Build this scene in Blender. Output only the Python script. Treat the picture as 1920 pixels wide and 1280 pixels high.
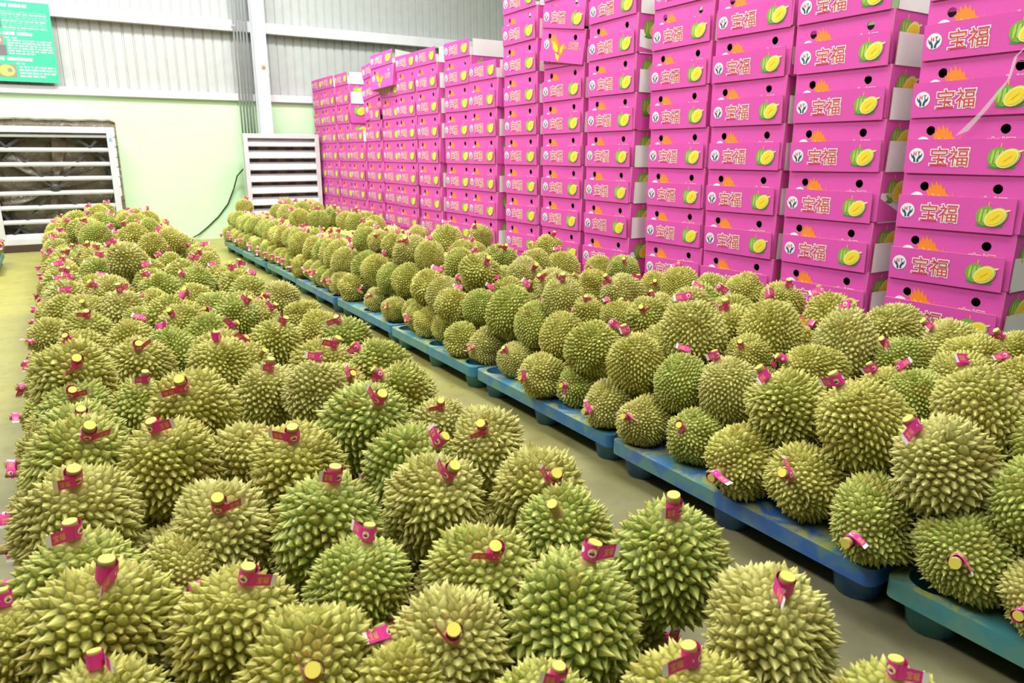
import bpy, bmesh, math, random
import numpy as np
from mathutils import Vector, Matrix

for _o in list(bpy.data.objects):
    bpy.data.objects.remove(_o)
scene = bpy.context.scene
COL = scene.collection

# ------------------------------------------------------------------ camera
F_PX, PITCH, YAW, CAM_H = 1359.0, math.radians(14.44), math.radians(31.5), 1.2
FWD = Vector((math.sin(YAW)*math.cos(PITCH), math.cos(YAW)*math.cos(PITCH), -math.sin(PITCH)))
RIGHT = Vector((math.cos(YAW), -math.sin(YAW), 0))
UP = RIGHT.cross(FWD)
CAM = Vector((0, 0, CAM_H))
cd = bpy.data.cameras.new('camera')
cd.sensor_width = 36.0
cd.lens = F_PX*36/1920
cd.clip_start, cd.clip_end = 0.05, 100
cam = bpy.data.objects.new('camera', cd)
mw = Matrix((RIGHT, UP, -FWD)).transposed().to_4x4()
mw.translation = CAM
cam.matrix_world = mw
COL.objects.link(cam)
scene.camera = cam
cd.dof.use_dof = True
cd.dof.focus_distance = 2.7
cd.dof.aperture_fstop = 7.0

# ------------------------------------------------------------------ world, lights, exposure
w = bpy.data.worlds.new('world')
scene.world = w
w.use_nodes = True
w.node_tree.nodes['Background'].inputs[0].default_value = (0.93, 0.97, 1.0, 1)
w.node_tree.nodes['Background'].inputs[1].default_value = 0.11

def area(name, loc, sx, sy, power, rot=(0, 0, 0), col=(1, .98, .93)):
    l = bpy.data.lights.new(name, 'AREA')
    l.shape = 'RECTANGLE'
    l.size, l.size_y, l.energy, l.color = sx, sy, power, col
    o = bpy.data.objects.new(name, l)
    o.location, o.rotation_euler = loc, rot
    COL.objects.link(o)
    return o

area('ceiling_light', (-1.9, 3.8, 5.6), 1.0, 9.0, 430)
area('ceiling_light', (2.3, 2.6, 5.6), 1.0, 9.0, 430)
area('ceiling_light', (1.0, 8.3, 5.6), 8.0, 1.0, 600)

scene.view_settings.view_transform = 'Standard'
scene.view_settings.look = 'None'
scene.view_settings.gamma = 1
scene.view_settings.use_curve_mapping = False
scene.view_settings.exposure = 0.22
scene.cycles.use_denoising = True
scene.cycles.max_bounces = 6

# ------------------------------------------------------------------ helpers
def lin(r, g, b):
    f = lambda c: (c/255)/12.92 if c/255 <= .04045 else ((c/255+.055)/1.055)**2.4
    return (f(r), f(g), f(b), 1)

def mat(name, col, rough=.6, metal=0.0, spec=.4, emit=0):
    m = bpy.data.materials.new(name)
    m.use_nodes = True
    b = m.node_tree.nodes['Principled BSDF']
    b.inputs['Base Color'].default_value = col if len(col) == 4 else (*col, 1)
    b.inputs['Roughness'].default_value = rough
    b.inputs['Metallic'].default_value = metal
    b.inputs['Specular IOR Level'].default_value = spec
    if emit:
        b.inputs['Emission Color'].default_value = b.inputs['Base Color'].default_value
        b.inputs['Emission Strength'].default_value = emit
    return m

class NT:
    def __init__(s, m):
        s.t = m.node_tree; s.b = s.t.nodes['Principled BSDF']
    def n(s, typ, **kw):
        x = s.t.nodes.new(typ)
        for k, v in kw.items():
            if k.startswith('i_'):
                x.inputs[int(k[2:]) if k[2:].isdigit() else k[2:].replace('_', ' ')].default_value = v
            else:
                setattr(x, k, v)
        return x
    def l(s, a, b): s.t.links.new(a, b)
    def ramp(s, fac, stops):
        r = s.n('ShaderNodeValToRGB')
        e = r.color_ramp.elements
        while len(e) < len(stops): e.new(.5)
        for q, (p, c) in zip(e, stops): q.position = p; q.color = c if len(c) == 4 else (*c, 1)
        s.l(fac, r.inputs[0]); return r.outputs[0]
    def noise(s, scale, coord=None, detail=3, dist=0, rough=.5):
        x = s.n('ShaderNodeTexNoise'); x.inputs['Scale'].default_value = scale
        x.inputs['Detail'].default_value = detail; x.inputs['Distortion'].default_value = dist
        x.inputs['Roughness'].default_value = rough
        if coord is not None: s.l(coord, x.inputs['Vector'])
        return x.outputs['Fac']
    def mix(s, fac, a, b, blend='MIX'):
        x = s.n('ShaderNodeMix', data_type='RGBA', blend_type=blend)
        for i, v in ((0, fac), (6, a), (7, b)):
            if hasattr(v, 'type') and hasattr(v, 'links'): s.l(v, x.inputs[i])
            else: x.inputs[i].default_value = v if (i == 0 or len(v) == 4) else (*v, 1)
        return x.outputs[2]
    def coord(s, which='Object'):
        return s.n('ShaderNodeTexCoord').outputs[which]
    def bump(s, h, strength, dist=.01):
        b = s.n('ShaderNodeBump'); b.inputs['Strength'].default_value = strength; b.inputs['Distance'].default_value = dist
        s.l(h, b.inputs['Height']); s.l(b.outputs[0], s.b.inputs['Normal'])

def obj(name, me, parent=None, loc=None):
    o = bpy.data.objects.new(name, me)
    COL.objects.link(o)
    if parent is not None: o.parent = parent
    if loc is not None: o.location = loc
    return o

def tag(o, label=None, cat=None, group=None, kind=None):
    if label: o['label'] = label
    if cat: o['category'] = cat
    if group: o['group'] = group
    if kind: o['kind'] = kind
    return o

def empty(name, loc=(0, 0, 0)):
    o = bpy.data.objects.new(name, None); COL.objects.link(o); o.location = loc
    o.empty_display_size = .1
    return o

def bm_box(bm, x0, x1, y0, y1, z0, z1, mi=0, M=None):
    vs = [bm.verts.new(Vector(c) if M is None else M @ Vector(c)) for c in
          ((x0, y0, z0), (x1, y0, z0), (x1, y1, z0), (x0, y1, z0), (x0, y0, z1), (x1, y0, z1), (x1, y1, z1), (x0, y1, z1))]
    fs = []
    for q in ((3, 2, 1, 0), (4, 5, 6, 7), (0, 1, 5, 4), (1, 2, 6, 5), (2, 3, 7, 6), (3, 0, 4, 7)):
        f = bm.faces.new([vs[i] for i in q]); f.material_index = mi; fs.append(f)
    return fs

def bm_lathe(bm, prof, seg=16, mi=0, M=None, cap_top=None, cap_bot=None):
    rings = []
    for r, z in prof:
        rings.append([bm.verts.new((M or Matrix()) @ Vector((r*math.cos(2*math.pi*i/seg), r*math.sin(2*math.pi*i/seg), z))) for i in range(seg)])
    for a, b in zip(rings, rings[1:]):
        for i in range(seg):
            f = bm.faces.new((a[i], a[(i+1) % seg], b[(i+1) % seg], b[i])); f.material_index = mi; f.smooth = True
    if cap_top is not None:
        f = bm.faces.new(rings[-1]); f.material_index = cap_top
    if cap_bot is not None:
        f = bm.faces.new(rings[0][::-1]); f.material_index = cap_bot

def bm_tube(bm, pts, r, seg=8, mi=0):
    pts = [Vector(p) for p in pts]
    rings = []
    for i, p in enumerate(pts):
        d = (pts[min(i+1, len(pts)-1)]-pts[max(i-1, 0)]).normalized()
        a = d.orthogonal().normalized(); b = d.cross(a)
        if rings:
            a = (rings[-1][1]-rings[-1][1].dot(d)*d).normalized(); b = d.cross(a)
        rings.append(([bm.verts.new(p+r*(math.cos(2*math.pi*k/seg)*a+math.sin(2*math.pi*k/seg)*b)) for k in range(seg)], a))
    for (A, _), (B, _) in zip(rings, rings[1:]):
        for k in range(seg):
            f = bm.faces.new((A[k], A[(k+1) % seg], B[(k+1) % seg], B[k])); f.smooth = True; f.material_index = mi
    bm.faces.new(rings[0][0][::-1]).material_index = mi; bm.faces.new(rings[-1][0]).material_index = mi

def mesh(name, bm, mats):
    me = bpy.data.meshes.new(name)
    bmesh.ops.recalc_face_normals(bm, faces=bm.faces)
    bm.to_mesh(me); bm.free()
    for m in (mats if isinstance(mats, (list, tuple)) else [mats]): me.materials.append(m)
    return me

def box(name, x0, x1, y0, y1, z0, z1, m, parent=None, bevel=0):
    bm = bmesh.new(); bm_box(bm, x0, x1, y0, y1, z0, z1)
    if bevel:
        bmesh.ops.bevel(bm, geom=bm.edges[:], offset=bevel, segments=1, affect='EDGES', profile=.5)
    return obj(name, mesh(name, bm, m), parent)

def curve_panel(outer, holes, thick):
    """flat plate in local XY with real holes, thickness along Z (centred)"""
    c = bpy.data.curves.new('plate', 'CURVE'); c.dimensions = '2D'; c.fill_mode = 'BOTH'; c.extrude = thick/2
    for poly in [outer]+holes:
        s = c.splines.new('POLY'); s.points.add(len(poly)-1); s.use_cyclic_u = True
        for q, (x, y) in zip(s.points, poly): q.co = (x, y, 0, 1)
    o = bpy.data.objects.new('plate', c); COL.objects.link(o)
    dg = bpy.context.evaluated_depsgraph_get()
    me = bpy.data.meshes.new_from_object(o.evaluated_get(dg))
    bpy.data.objects.remove(o); bpy.data.curves.remove(c)
    return me

def circ(cx, cy, r, n=20, ry=None, a0=0, a1=2*math.pi):
    return [(cx+r*math.cos(a0+(a1-a0)*i/n), cy+(ry or r)*math.sin(a0+(a1-a0)*i/n)) for i in range(n)]

def text_mesh(body, width, offset=0.0, bold=0.0):
    c = bpy.data.curves.new('text', 'FONT'); c.body = body; c.resolution_u = 2; c.offset = offset+bold
    o = bpy.data.objects.new('text', c); COL.objects.link(o)
    dg = bpy.context.evaluated_depsgraph_get()
    me = bpy.data.meshes.new_from_object(o.evaluated_get(dg))
    V = [tuple(v.co) for v in me.vertices]; P = [tuple(p.vertices) for p in me.polygons]
    bpy.data.objects.remove(o); bpy.data.curves.remove(c); bpy.data.meshes.remove(me)
    return V, P

class Print:
    """flat print: polygons in (x right, y up) on layers; mapped onto a surface"""
    def __init__(s): s.v = []; s.f = []; s.mi = []
    def poly(s, pts, mi, layer):
        b = len(s.v); s.v += [(x, y, layer) for x, y in pts]; s.f.append(tuple(range(b, b+len(pts)))); s.mi.append(mi)
    def text(s, body, cx, cy, width, mi, layer, offset=0.0, ref=None):
        V, P = text_mesh(body, width, offset)
        R = ref or text_mesh(body, width)[0]
        xs = [v[0] for v in R]; ys = [v[1] for v in R]
        k = width/(max(xs)-min(xs)); ox, oy = (max(xs)+min(xs))/2, (max(ys)+min(ys))/2
        b = len(s.v)
        s.v += [(cx+(v[0]-ox)*k, cy+(v[1]-oy)*k, layer) for v in V]
        for p in P: s.f.append(tuple(i+b for i in p)); s.mi.append(mi)
    def build(s, name, mats, fn):
        me = bpy.data.meshes.new(name)
        me.from_pydata([fn(*v) for v in s.v], [], s.f)
        for m in mats: me.materials.append(m)
        me.polygons.foreach_set('material_index', s.mi)
        me.update()
        return me

ORD = 'first second third fourth fifth sixth seventh eighth ninth tenth eleventh twelfth thirteenth fourteenth fifteenth sixteenth seventeenth eighteenth nineteenth'.split()
TENS = {20: ('twentieth', 'twenty'), 30: ('thirtieth', 'thirty'), 40: ('fortieth', 'forty'), 50: ('fiftieth', 'fifty'), 60: ('sixtieth', 'sixty'), 70: ('seventieth', 'seventy')}
def ordinal(n):
    if n <= 19: return ORD[n-1]
    t = n//10*10
    return TENS[t][0] if n == t else TENS[t][1]+'-'+ORD[n-t-1]

# ------------------------------------------------------------------ materials
def durian_material():
    m = mat('durian_husk', (.4, .38, .1), .55, spec=.3); t = NT(m)
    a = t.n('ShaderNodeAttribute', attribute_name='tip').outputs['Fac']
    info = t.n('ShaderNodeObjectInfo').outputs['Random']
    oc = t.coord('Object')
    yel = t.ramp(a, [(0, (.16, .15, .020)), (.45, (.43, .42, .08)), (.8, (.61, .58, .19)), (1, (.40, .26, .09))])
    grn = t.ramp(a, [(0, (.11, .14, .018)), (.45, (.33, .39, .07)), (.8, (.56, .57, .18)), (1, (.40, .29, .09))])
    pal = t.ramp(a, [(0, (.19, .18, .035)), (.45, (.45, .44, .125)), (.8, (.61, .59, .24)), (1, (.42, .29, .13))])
    c = t.mix(t.ramp(info, [(.50, (0, 0, 0)), (.85, (1, 1, 1))]), yel, grn)
    c = t.mix(t.ramp(info, [(.05, (1, 1, 1)), (.32, (0, 0, 0))]), c, pal)
    patch = t.ramp(t.noise(1.7, oc, 3, .3), [(.52, (0, 0, 0)), (.72, (.65, .65, .65))])
    c = t.mix(patch, c, t.mix(a, (.17, .13, .02), (.46, .36, .07)))
    t.l(c, t.b.inputs['Base Color'])
    return m

M_HUSK = durian_material()
M_STEM = mat('durian_stem', (.40, .30, .11), .75)
M_CUT = mat('stem_cut_yellow', (.75, .66, .10), .6)
M_TAG = mat('tag_pink', (.72, .035, .30), .5)
M_TAGW = mat('tag_white', (.85, .82, .84), .5)
M_TAGY = mat('tag_yellow', (.90, .52, .10), .5)
M_TAGC = mat('tag_cream', (.88, .80, .42), .5)
M_NAVY = mat('print_navy', (.02, .06, .19), .5)

def paper(name, col, rough=.55):
    m = mat(name, col, rough, spec=.3); t = NT(m)
    n = t.noise(3.0, t.coord('Object'), 3)
    c = t.mix(n, tuple(x*.92 for x in col[:3]), tuple(min(1, x*1.06) for x in col[:3]))
    t.l(c, t.b.inputs['Base Color'])
    wv = t.n('ShaderNodeTexWave', bands_direction='Z'); wv.inputs['Scale'].default_value = 60
    t.l(t.coord('Object'), wv.inputs['Vector']); t.bump(wv.outputs['Fac'], .12, .001)
    return m
M_PINK = paper('carton_pink', (.71, .088, .45))
M_WHITEB = paper('carton_white', (.88, .88, .89))
M_KRAFT = paper('carton_kraft', (.40, .27, .15), .8)
M_DARKIN = mat('carton_inside_shade', (.05, .03, .03), .9)
M_PW = mat('print_white', (.86, .84, .86), .5)
M_PRED = mat('print_red', (.68, .06, .07), .5)
M_PGRN = mat('print_green', (.20, .42, .05), .5)
M_PGRN2 = mat('print_light_green', (.42, .62, .12), .5)
M_PLEAF = mat('print_leaf', (.07, .30, .06), .5)
M_PYEL = mat('print_yellow', (.88, .70, .03), .5)
M_PYEL2 = mat('print_pale_yellow', (.88, .80, .28), .5)
M_PORA = mat('print_orange', (.86, .24, .03), .5)
M_PGLD = mat('print_gold', (.92, .56, .06), .5)

def pallet_material():
    m = mat('pallet_plastic', (.03, .15, .4), .45, spec=.45); t = NT(m)
    col = t.n('ShaderNodeObjectInfo').outputs['Color']
    oc = t.coord('Object')
    c = t.mix(t.ramp(t.noise(7, oc, 4, .6), [(.45, (0, 0, 0)), (.62, (.8, .8, .8))]), col, (.10, .26, .22))
    geo = t.n('ShaderNodeNewGeometry').outputs['Normal']
    sep = t.n('ShaderNodeSeparateXYZ'); t.l(geo, sep.inputs[0])
    mu = t.n('ShaderNodeMath', operation='MULTIPLY'); 
    t.l(t.ramp(sep.outputs['Z'], [(.4, (.12, .12, .12)), (.9, (1, 1, 1))]), mu.inputs[0])
    t.l(t.ramp(t.noise(9, oc, 6, 1.2, .65), [(.46, (0, 0, 0)), (.60, (.85, .85, .85))]), mu.inputs[1])
    c = t.mix(mu.outputs[0], c, (.34, .36, .06))
    t.l(c, t.b.inputs['Base Color'])
    t.bump(t.noise(40, oc, 2), .1, .002)
    return m
M_PALLET = pallet_material()

def floor_material():
    m = mat('concrete_floor', (.3, .3, .2), .5, spec=.35); t = NT(m)
    oc = t.coord('Object')
    sep = t.n('ShaderNodeSeparateXYZ'); t.l(oc, sep.inputs[0])
    n1 = t.noise(.9, oc, 5, .4)
    base = t.mix(t.ramp(t.noise(2.6, oc, 6, .3), [(.35, (0, 0, 0)), (.7, (1, 1, 1))]), (.105, .10, .055), (.20, .19, .115))
    # yellow-green over the grey, patchy by noise and stronger towards the far end
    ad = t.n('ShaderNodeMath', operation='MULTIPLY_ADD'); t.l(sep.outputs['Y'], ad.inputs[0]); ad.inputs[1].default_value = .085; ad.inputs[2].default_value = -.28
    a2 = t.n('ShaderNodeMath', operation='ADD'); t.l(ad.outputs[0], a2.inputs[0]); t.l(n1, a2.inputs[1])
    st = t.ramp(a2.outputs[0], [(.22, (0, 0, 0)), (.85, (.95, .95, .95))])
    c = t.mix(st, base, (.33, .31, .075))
    c = t.mix(t.ramp(t.noise(14, oc, 4), [(.55, (0, 0, 0)), (.8, (.5, .5, .5))]), c, (.09, .088, .05))
    t.l(c, t.b.inputs['Base Color'])
    r = t.ramp(t.noise(3, oc, 4), [(.3, (.32, .32, .32)), (.7, (.6, .6, .6))]); t.l(r, t.b.inputs['Roughness'])
    t.bump(t.noise(30, oc, 4), .08, .004)
    return m
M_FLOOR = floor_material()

def plaster_material():
    m = mat('green_plaster', (.6, .8, .45), .75); t = NT(m)
    oc = t.coord('Object')
    c = t.mix(t.noise(.7, oc, 4), (.55, .82, .50), (.61, .86, .57))
    c = t.mix(t.ramp(t.noise(2.3, oc, 5, .5), [(.62, (0, 0, 0)), (.8, (.7, .7, .7))]), c, (.70, .82, .44))
    c = t.mix(t.ramp(t.noise(9, oc, 4), [(.66, (0, 0, 0)), (.8, (.5, .5, .5))]), c, (.42, .58, .38))
    t.l(c, t.b.inputs['Base Color']); t.bump(t.noise(18, oc, 5), .15, .01)
    return m
M_PLASTER = plaster_material()

def metal(name, col, rough=.4, met=.55, nz=6):
    m = mat(name, col, rough, met); t = NT(m)
    c = t.mix(t.noise(nz, t.coord('Object'), 4), tuple(x*.85 for x in col[:3]), tuple(min(1, x*1.08) for x in col[:3]))
    t.l(c, t.b.inputs['Base Color']); return m
M_SIDING = metal('siding_steel', (.50, .53, .53), .5, .15)
M_STEELW = metal('white_painted_steel', (.74, .76, .82), .45, .05)
M_GALV = metal('galvanised_steel', (.62, .65, .68), .4, .45)
M_LOUV = metal('louvre_aluminium', (.78, .81, .84), .35, .3)
M_CONDUIT = metal('conduit_grey', (.46, .50, .54), .4, .4)
M_DARKM = metal('dark_metal', (.06, .065, .06), .5, .3)
M_RUST = mat('rust_patch', (.42, .24, .10), .9)
M_BLACK = mat('cable_black', (.02, .02, .02), .5)
M_SIGN = mat('sign_green', (.05, .52, .30), .45)
M_SIGNT = mat('sign_text', (.72, .86, .72), .5)
M_SIGNT2 = mat('sign_pale_green', (.26, .68, .46), .5)
M_SIGND = mat('sign_photo_dark', (.16, .15, .17), .5)
M_SIGNV = mat('sign_photo_mauve', (.55, .52, .62), .5)
M_SIGNB = mat('sign_photo_brown', (.30, .24, .20), .5)
M_SIGNO = mat('sign_photo_olive', (.42, .48, .14), .5)
M_BLUE = mat('sticker_blue', (.15, .42, .75), .5)
M_GAP = mat('daylight_gap', (1, 1, .95), .5, emit=2.2)

def film_material():
    m = mat('brown_plastic_film', (.16, .13, .09), .16, spec=.6); t = NT(m)
    oc = t.coord('Object')
    c = t.mix(t.noise(2.2, oc, 4, .5), (.10, .085, .055), (.27, .23, .16)); t.l(c, t.b.inputs['Base Color'])
    t.bump(t.noise(7, oc, 5, 1.5), .8, .05)
    return m
M_FILM = film_material()
M_WOODD = mat('dark_wood', (.06, .04, .025), .8)

# ------------------------------------------------------------------ the room
WY = 11.45
fl = box('floor', -12, 16, -8, WY+.2, -.2, 0, M_FLOOR); tag(fl, kind='structure', label='grey concrete floor tinged yellow-green between the heaps')
ce = box('ceiling', -12, 16, -8, WY+.2, 6.0, 6.1, M_STEELW); tag(ce, kind='structure', label='pale steel roof over the packing hall')
SILL = 1.98
wb = box('wall_back', -12, 16, WY, WY+.2, 0, SILL, M_PLASTER); tag(wb, kind='structure', label='pale green plastered lower wall at the far end')
wr = box('wall_right', 11.0, 11.2, -8, WY+.2, 0, 6.0, M_PLASTER); tag(wr, kind='structure', label='pale green side wall beyond the cartons')
wu = empty('wall_siding', (0, WY, 0)); tag(wu, kind='structure', label='grey ribbed steel siding above the green wall')
def siding_mesh(wd, z0, z1):
    bm = bmesh.new(); pr = []
    n = int(round(wd/.125))
    for i in range(n):
        x = i*.125
        pr += [(x, 0), (x+.098, 0), (x+.104, .014), (x+.119, .014)]
    pr.append((wd, 0))
    prev = None
    for x, d in pr:
        c = (bm.verts.new((x, d, z0)), bm.verts.new((x, d, z1)))
        if prev: bm.faces.new((prev[0], c[0], c[1], prev[1]))
        prev = c
    return mesh('siding_panel', bm, M_SIDING)
sm = siding_mesh(1.0, SILL-.02, 6.0)
for i in range(-6, 13):
    obj('siding_panel', sm, wu, (i*1.0, .02+.004*(i % 2), 0))
def girt(name, z0, z1, label):
    bm = bmesh.new()
    bm_box(bm, -12, 16, WY-.10, WY-.004, z1-.012, z1); bm_box(bm, -12, 16, WY-.10, WY-.004, z0, z0+.012)
    bm_box(bm, -12, 16, WY-.112, WY-.10, z0, z1)
    o = obj(name, mesh(name, bm, M_STEELW)); tag(o, kind='structure', label=label)
girt('trim_1', 2.88, 3.02, 'white steel girt crossing the ribbed siding')
girt('trim_3', 3.95, 4.09, 'upper white steel girt on the siding')
o = box('trim_2', -12, 16, WY-.06, WY, SILL-.03, SILL+.07, M_STEELW, bevel=.006); tag(o, kind='structure', label='white sill capping the green wall below the siding')
# column: H section
bm = bmesh.new()
bm_box(bm, 2.60, 2.77, 11.16, 11.175, 0, 6.0); bm_box(bm, 2.60, 2.77, 11.32, 11.335, 0, 6.0); bm_box(bm, 2.68, 2.69, 11.175, 11.32, 0, 6.0)
colm = obj('column_1', mesh('steel_column', bm, M_STEELW)); tag(colm, kind='structure', label='white steel column in front of the far wall')
bm = bmesh.new(); bmesh.ops.create_uvsphere(bm, u_segments=10, v_segments=6, radius=1, matrix=Matrix.Translation((2.705, 11.158, 2.40)) @ Matrix.Diagonal((.032, .006, .03, 1)))
obj('rust_patch', mesh('rust_patch', bm, M_RUST), colm)
# conduits: each its own pipe
for i in range(5):
    x = 2.37+.043*i
    bm = bmesh.new(); bm_tube(bm, [(x, 11.30, 1.50), (x, 11.30, 6.0)], .0125, 8)
    if i == 0: bm_box(bm, x-.02, x+.02, 11.29, 11.335, 2.93, 2.96)
    o = obj('conduit_pipe', mesh('conduit_pipe', bm, M_CONDUIT))
    tag(o, '%s grey conduit pipe from the left running up beside the white column' % ordinal(i+1), 'pipe', 'conduit pipes beside the column')

# ------------------------------------------------------------------ sign on the siding
sg = empty('notice_board', (-.62, 11.32, 2.08)); tag(sg, 'green notice board with white text and small photos high on the wall', 'sign')
SW, SH = .81, .93
box('board', 0, SW, 0, .02, 0, SH, M_SIGN, sg)
box('mounting_bar', .05, SW-.05, .02, .125, .02, .06, M_GALV, sg); box('mounting_bar', .05, SW-.05, .02, .125, SH-.08, SH-.04, M_GALV, sg)
random.seed(3)
P = Print()
def words(x0, x1, y, h, mi, layer, big=False):
    x = x0
    while x < x1:
        wl = random.uniform(.10, .135) if big else random.uniform(.02, .07)
        wl = min(wl, x1-x)
        k = x
        while k < x+wl-.004:
            lw = (.021 if big else .007)
            P.poly([(k, y), (k+lw, y), (k+lw, y+h*random.uniform(.85, 1.1)), (k, y+h)], mi, layer)
            k += lw+(.005 if big else .003)
        x += wl+(.02 if big else .012)
def block(cx, y, mi=0):
    words(cx-.22, cx+.22, y, .036, 0, 1, True)
for (cx, y) in ((.36, .86), (.36, .54), (.36, .245)): block(cx, y)
for r in range(9): words(.30, .78-(.25 if r == 8 else random.uniform(0, .03)), .80-.026*r, .014, 1 if r % 3 != 1 else 0, 1)
words(.30, .42, .50, .017, 0, 1)
for r in range(6): words(.32, .79-(.2 if r == 5 else 0), .47-.030*r, .016, 0, 1)
words(.38, .46, .205, .017, 0, 1)
for r in range(4): words(.40, .79-(.12 if r == 3 else 0), .165-.036*r, .020, 0, 1)
def photo(x0, x1, y0, y1, bg): P.poly([(x0, y0), (x1, y0), (x1, y1), (x0, y1)], bg, 1)
photo(.02, .285, .62, .82, 2); P.poly(circ(.12, .74, .09, 16, .06), 3, 2); P.poly(circ(.20, .70, .06, 14, .03), 3, 2.5)
photo(.06, .285, .42, .53, 4); P.poly(circ(.18, .475, .08, 14, .035), 0, 2)
photo(.04, .30, .30, .42, 2); P.poly([(.13, .32), (.17, .345), (.20, .34), (.19, .37), (.205, .395), (.17, .385), (.15, .36)], 0, 2)
photo(.02, .37, .05, .20, 4); P.poly(circ(.27, .125, .085, 18, .07), 5, 2); P.poly(circ(.30, .13, .025, 10), 4, 3); P.poly(circ(.09, .12, .05, 9), 3, 2)
obj('printed_text', P.build('printed_text', [M_SIGNT, M_SIGNT2, M_SIGND, M_SIGNV, M_SIGNB, M_SIGNO], lambda x, y, l: (x, -.001*l, y)), sg)

# ------------------------------------------------------------------ exhaust fans
def fan(name, x0, x1, y0, y1, z0, z1, fr, slat_zs, depth, tilt, label, inner=True):
    e = empty(name, ((x0+x1)/2, y1, z0)); tag(e, label, 'fan')
    ox, oy, oz = -(x0+x1)/2, -y1, -z0
    W = x1-x0; H = z1-z0; D = y1-y0
    def part(nm, a, m, bevel=.003): return box(nm, a[0]-W/2, a[1]-W/2, a[2]-D, a[3]-D, a[4], a[5], m, e, bevel)
    part('side_panel', (0, .012, .02, D, 0, H), M_GALV, 0); part('side_panel', (W-.012, W, .02, D, 0, H), M_GALV, 0)
    part('top_panel', (.012, W-.012, .02, D, H-.012, H), M_GALV, 0); part('bottom_panel', (.012, W-.012, .02, D, 0, .012), M_GALV, 0)
    part('frame_bar', (0, fr, 0, .04, 0, H), M_LOUV); part('frame_bar', (W-fr, W, 0, .04, 0, H), M_LOUV)
    part('frame_bar', (fr, W-fr, 0, .04, H-fr, H), M_LOUV); part('frame_bar', (fr, W-fr, 0, .04, 0, fr), M_LOUV)
    bm = bmesh.new()
    M = Matrix.Rotation(tilt, 4, 'X')
    bm_box(bm, -W/2+fr*.9, W/2-fr*.9, -depth/2, depth/2, -.006, .006, 0, M)
    bm_box(bm, -W/2+fr*.9, W/2-fr*.9, -depth/2-.004, -depth/2+.008, -.016, .006, 0, M)
    me = mesh('louvre_slat', bm, M_LOUV)
    for z in slat_zs: obj('louvre_slat', me, e, (0, -D+.05, z-z0))
    if inner:
        cx, cz = -.02, .79-z0
        R = min(W, H)/2*.93
        bp = box('backing_film', -W/2+.012, W/2-.012, -.05, -.035, .012, H-.012, M_FILM, e)
        bm = bmesh.new()
        n = 40
        for i in range(n):
            a, b = 2*math.pi*i/n, 2*math.pi*(i+1)/n
            for r0, r1, yy0, yy1 in ((R, R, -.22, -.06),):
                vs = [bm.verts.new((cx+r*math.cos(t), y, cz+H*0+r*math.sin(t))) for (r, t, y) in ((R, a, yy0), (R, b, yy0), (R, b, yy1), (R, a, yy1))]
                bm.faces.new(vs)
                vs = [bm.verts.new((cx+r*math.cos(t), yy0, cz+r*math.sin(t))) for (r, t) in ((R, a), (R, b), (R+.035, b), (R+.035, a))]
                bm.faces.new(vs)
        obj('shroud_ring', mesh('shroud_ring', bm, M_DARKM), e)
        bm = bmesh.new(); bm_lathe(bm, [(.03, -.02), (.055, -.02), (.055, .05), (.02, .06)], 16, 0, Matrix.Translation((cx, -.2, cz)) @ Matrix.Rotation(math.pi/2, 4, 'X'), 0, 0)
        obj('hub', mesh('hub', bm, M_DARKM), e)
        bm = bmesh.new()
        bm_box(bm, -.02, .02, -.005, .005, .05, R*.95)
        for i, v in enumerate(bm.verts):
            if v.co.z > .2: v.co.x *= 4.5; v.co.y += .05*(1 if v.co.x > 0 else -1)
        me = mesh('fan_blade', bm, M_FILM)
        for i in range(6):
            b = obj('fan_blade', me, e, (cx, -.12, cz)); b.rotation_euler = (0, i*math.pi/3+.2, 0)
        for sgn in (1, -1):
            bm = bmesh.new(); M = Matrix.Translation((cx, -.23, cz)) @ Matrix.Rotation(sgn*math.radians(48), 4, 'Y')
            bm_box(bm, -R*1.2, R*1.2, -.008, .008, -.014, .014, 0, M); obj('brace', mesh('brace', bm, M_DARKM), e)
    else:
        box('backing_panel', -W/2+.012, W/2-.012, -.03, -.02, .012, H-.012, M_FILM, e)
        for k in range(4):
            x = -W/2+.12+.25*k
            box('motor_bracket', x, x+.10, -.055, -.03, .05, H-.06, M_DARKM, e)
    return e, W, D, H
f1, W1, D1, H1 = fan('exhaust_fan', -.72, .695, 11.10, 11.40, .09, 1.545, .075, [1.445-.178*i for i in range(8)], .062, math.radians(32), 'large louvred exhaust fan with thin open slats and brown film inside')
st = box('sticker', W1/2-.05, W1/2-.02, -D1-.002, -D1, H1-.18, H1-.13, M_BLUE, f1)
o = box('timber_sleeper', -.75, .70, 11.08, 11.40, 0, .09, M_WOODD); tag(o, 'dark timber sleeper under the wide open-slat fan', 'timber')
f2, W2, D2, H2 = fan('exhaust_fan', 2.30, 3.38, 10.98, 11.14, .09, 1.49, .062, [1.375-.165*i for i in range(8)], .125, math.radians(52), 'louvred exhaust fan with broad half-closed white slats beside the carton wall', inner=False)
o = box('timber_sleeper', 2.28, 3.38, 10.95, 11.14, 0, .09, M_WOODD); tag(o, 'dark timber sleeper under the fan beside the carton wall', 'timber')
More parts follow.
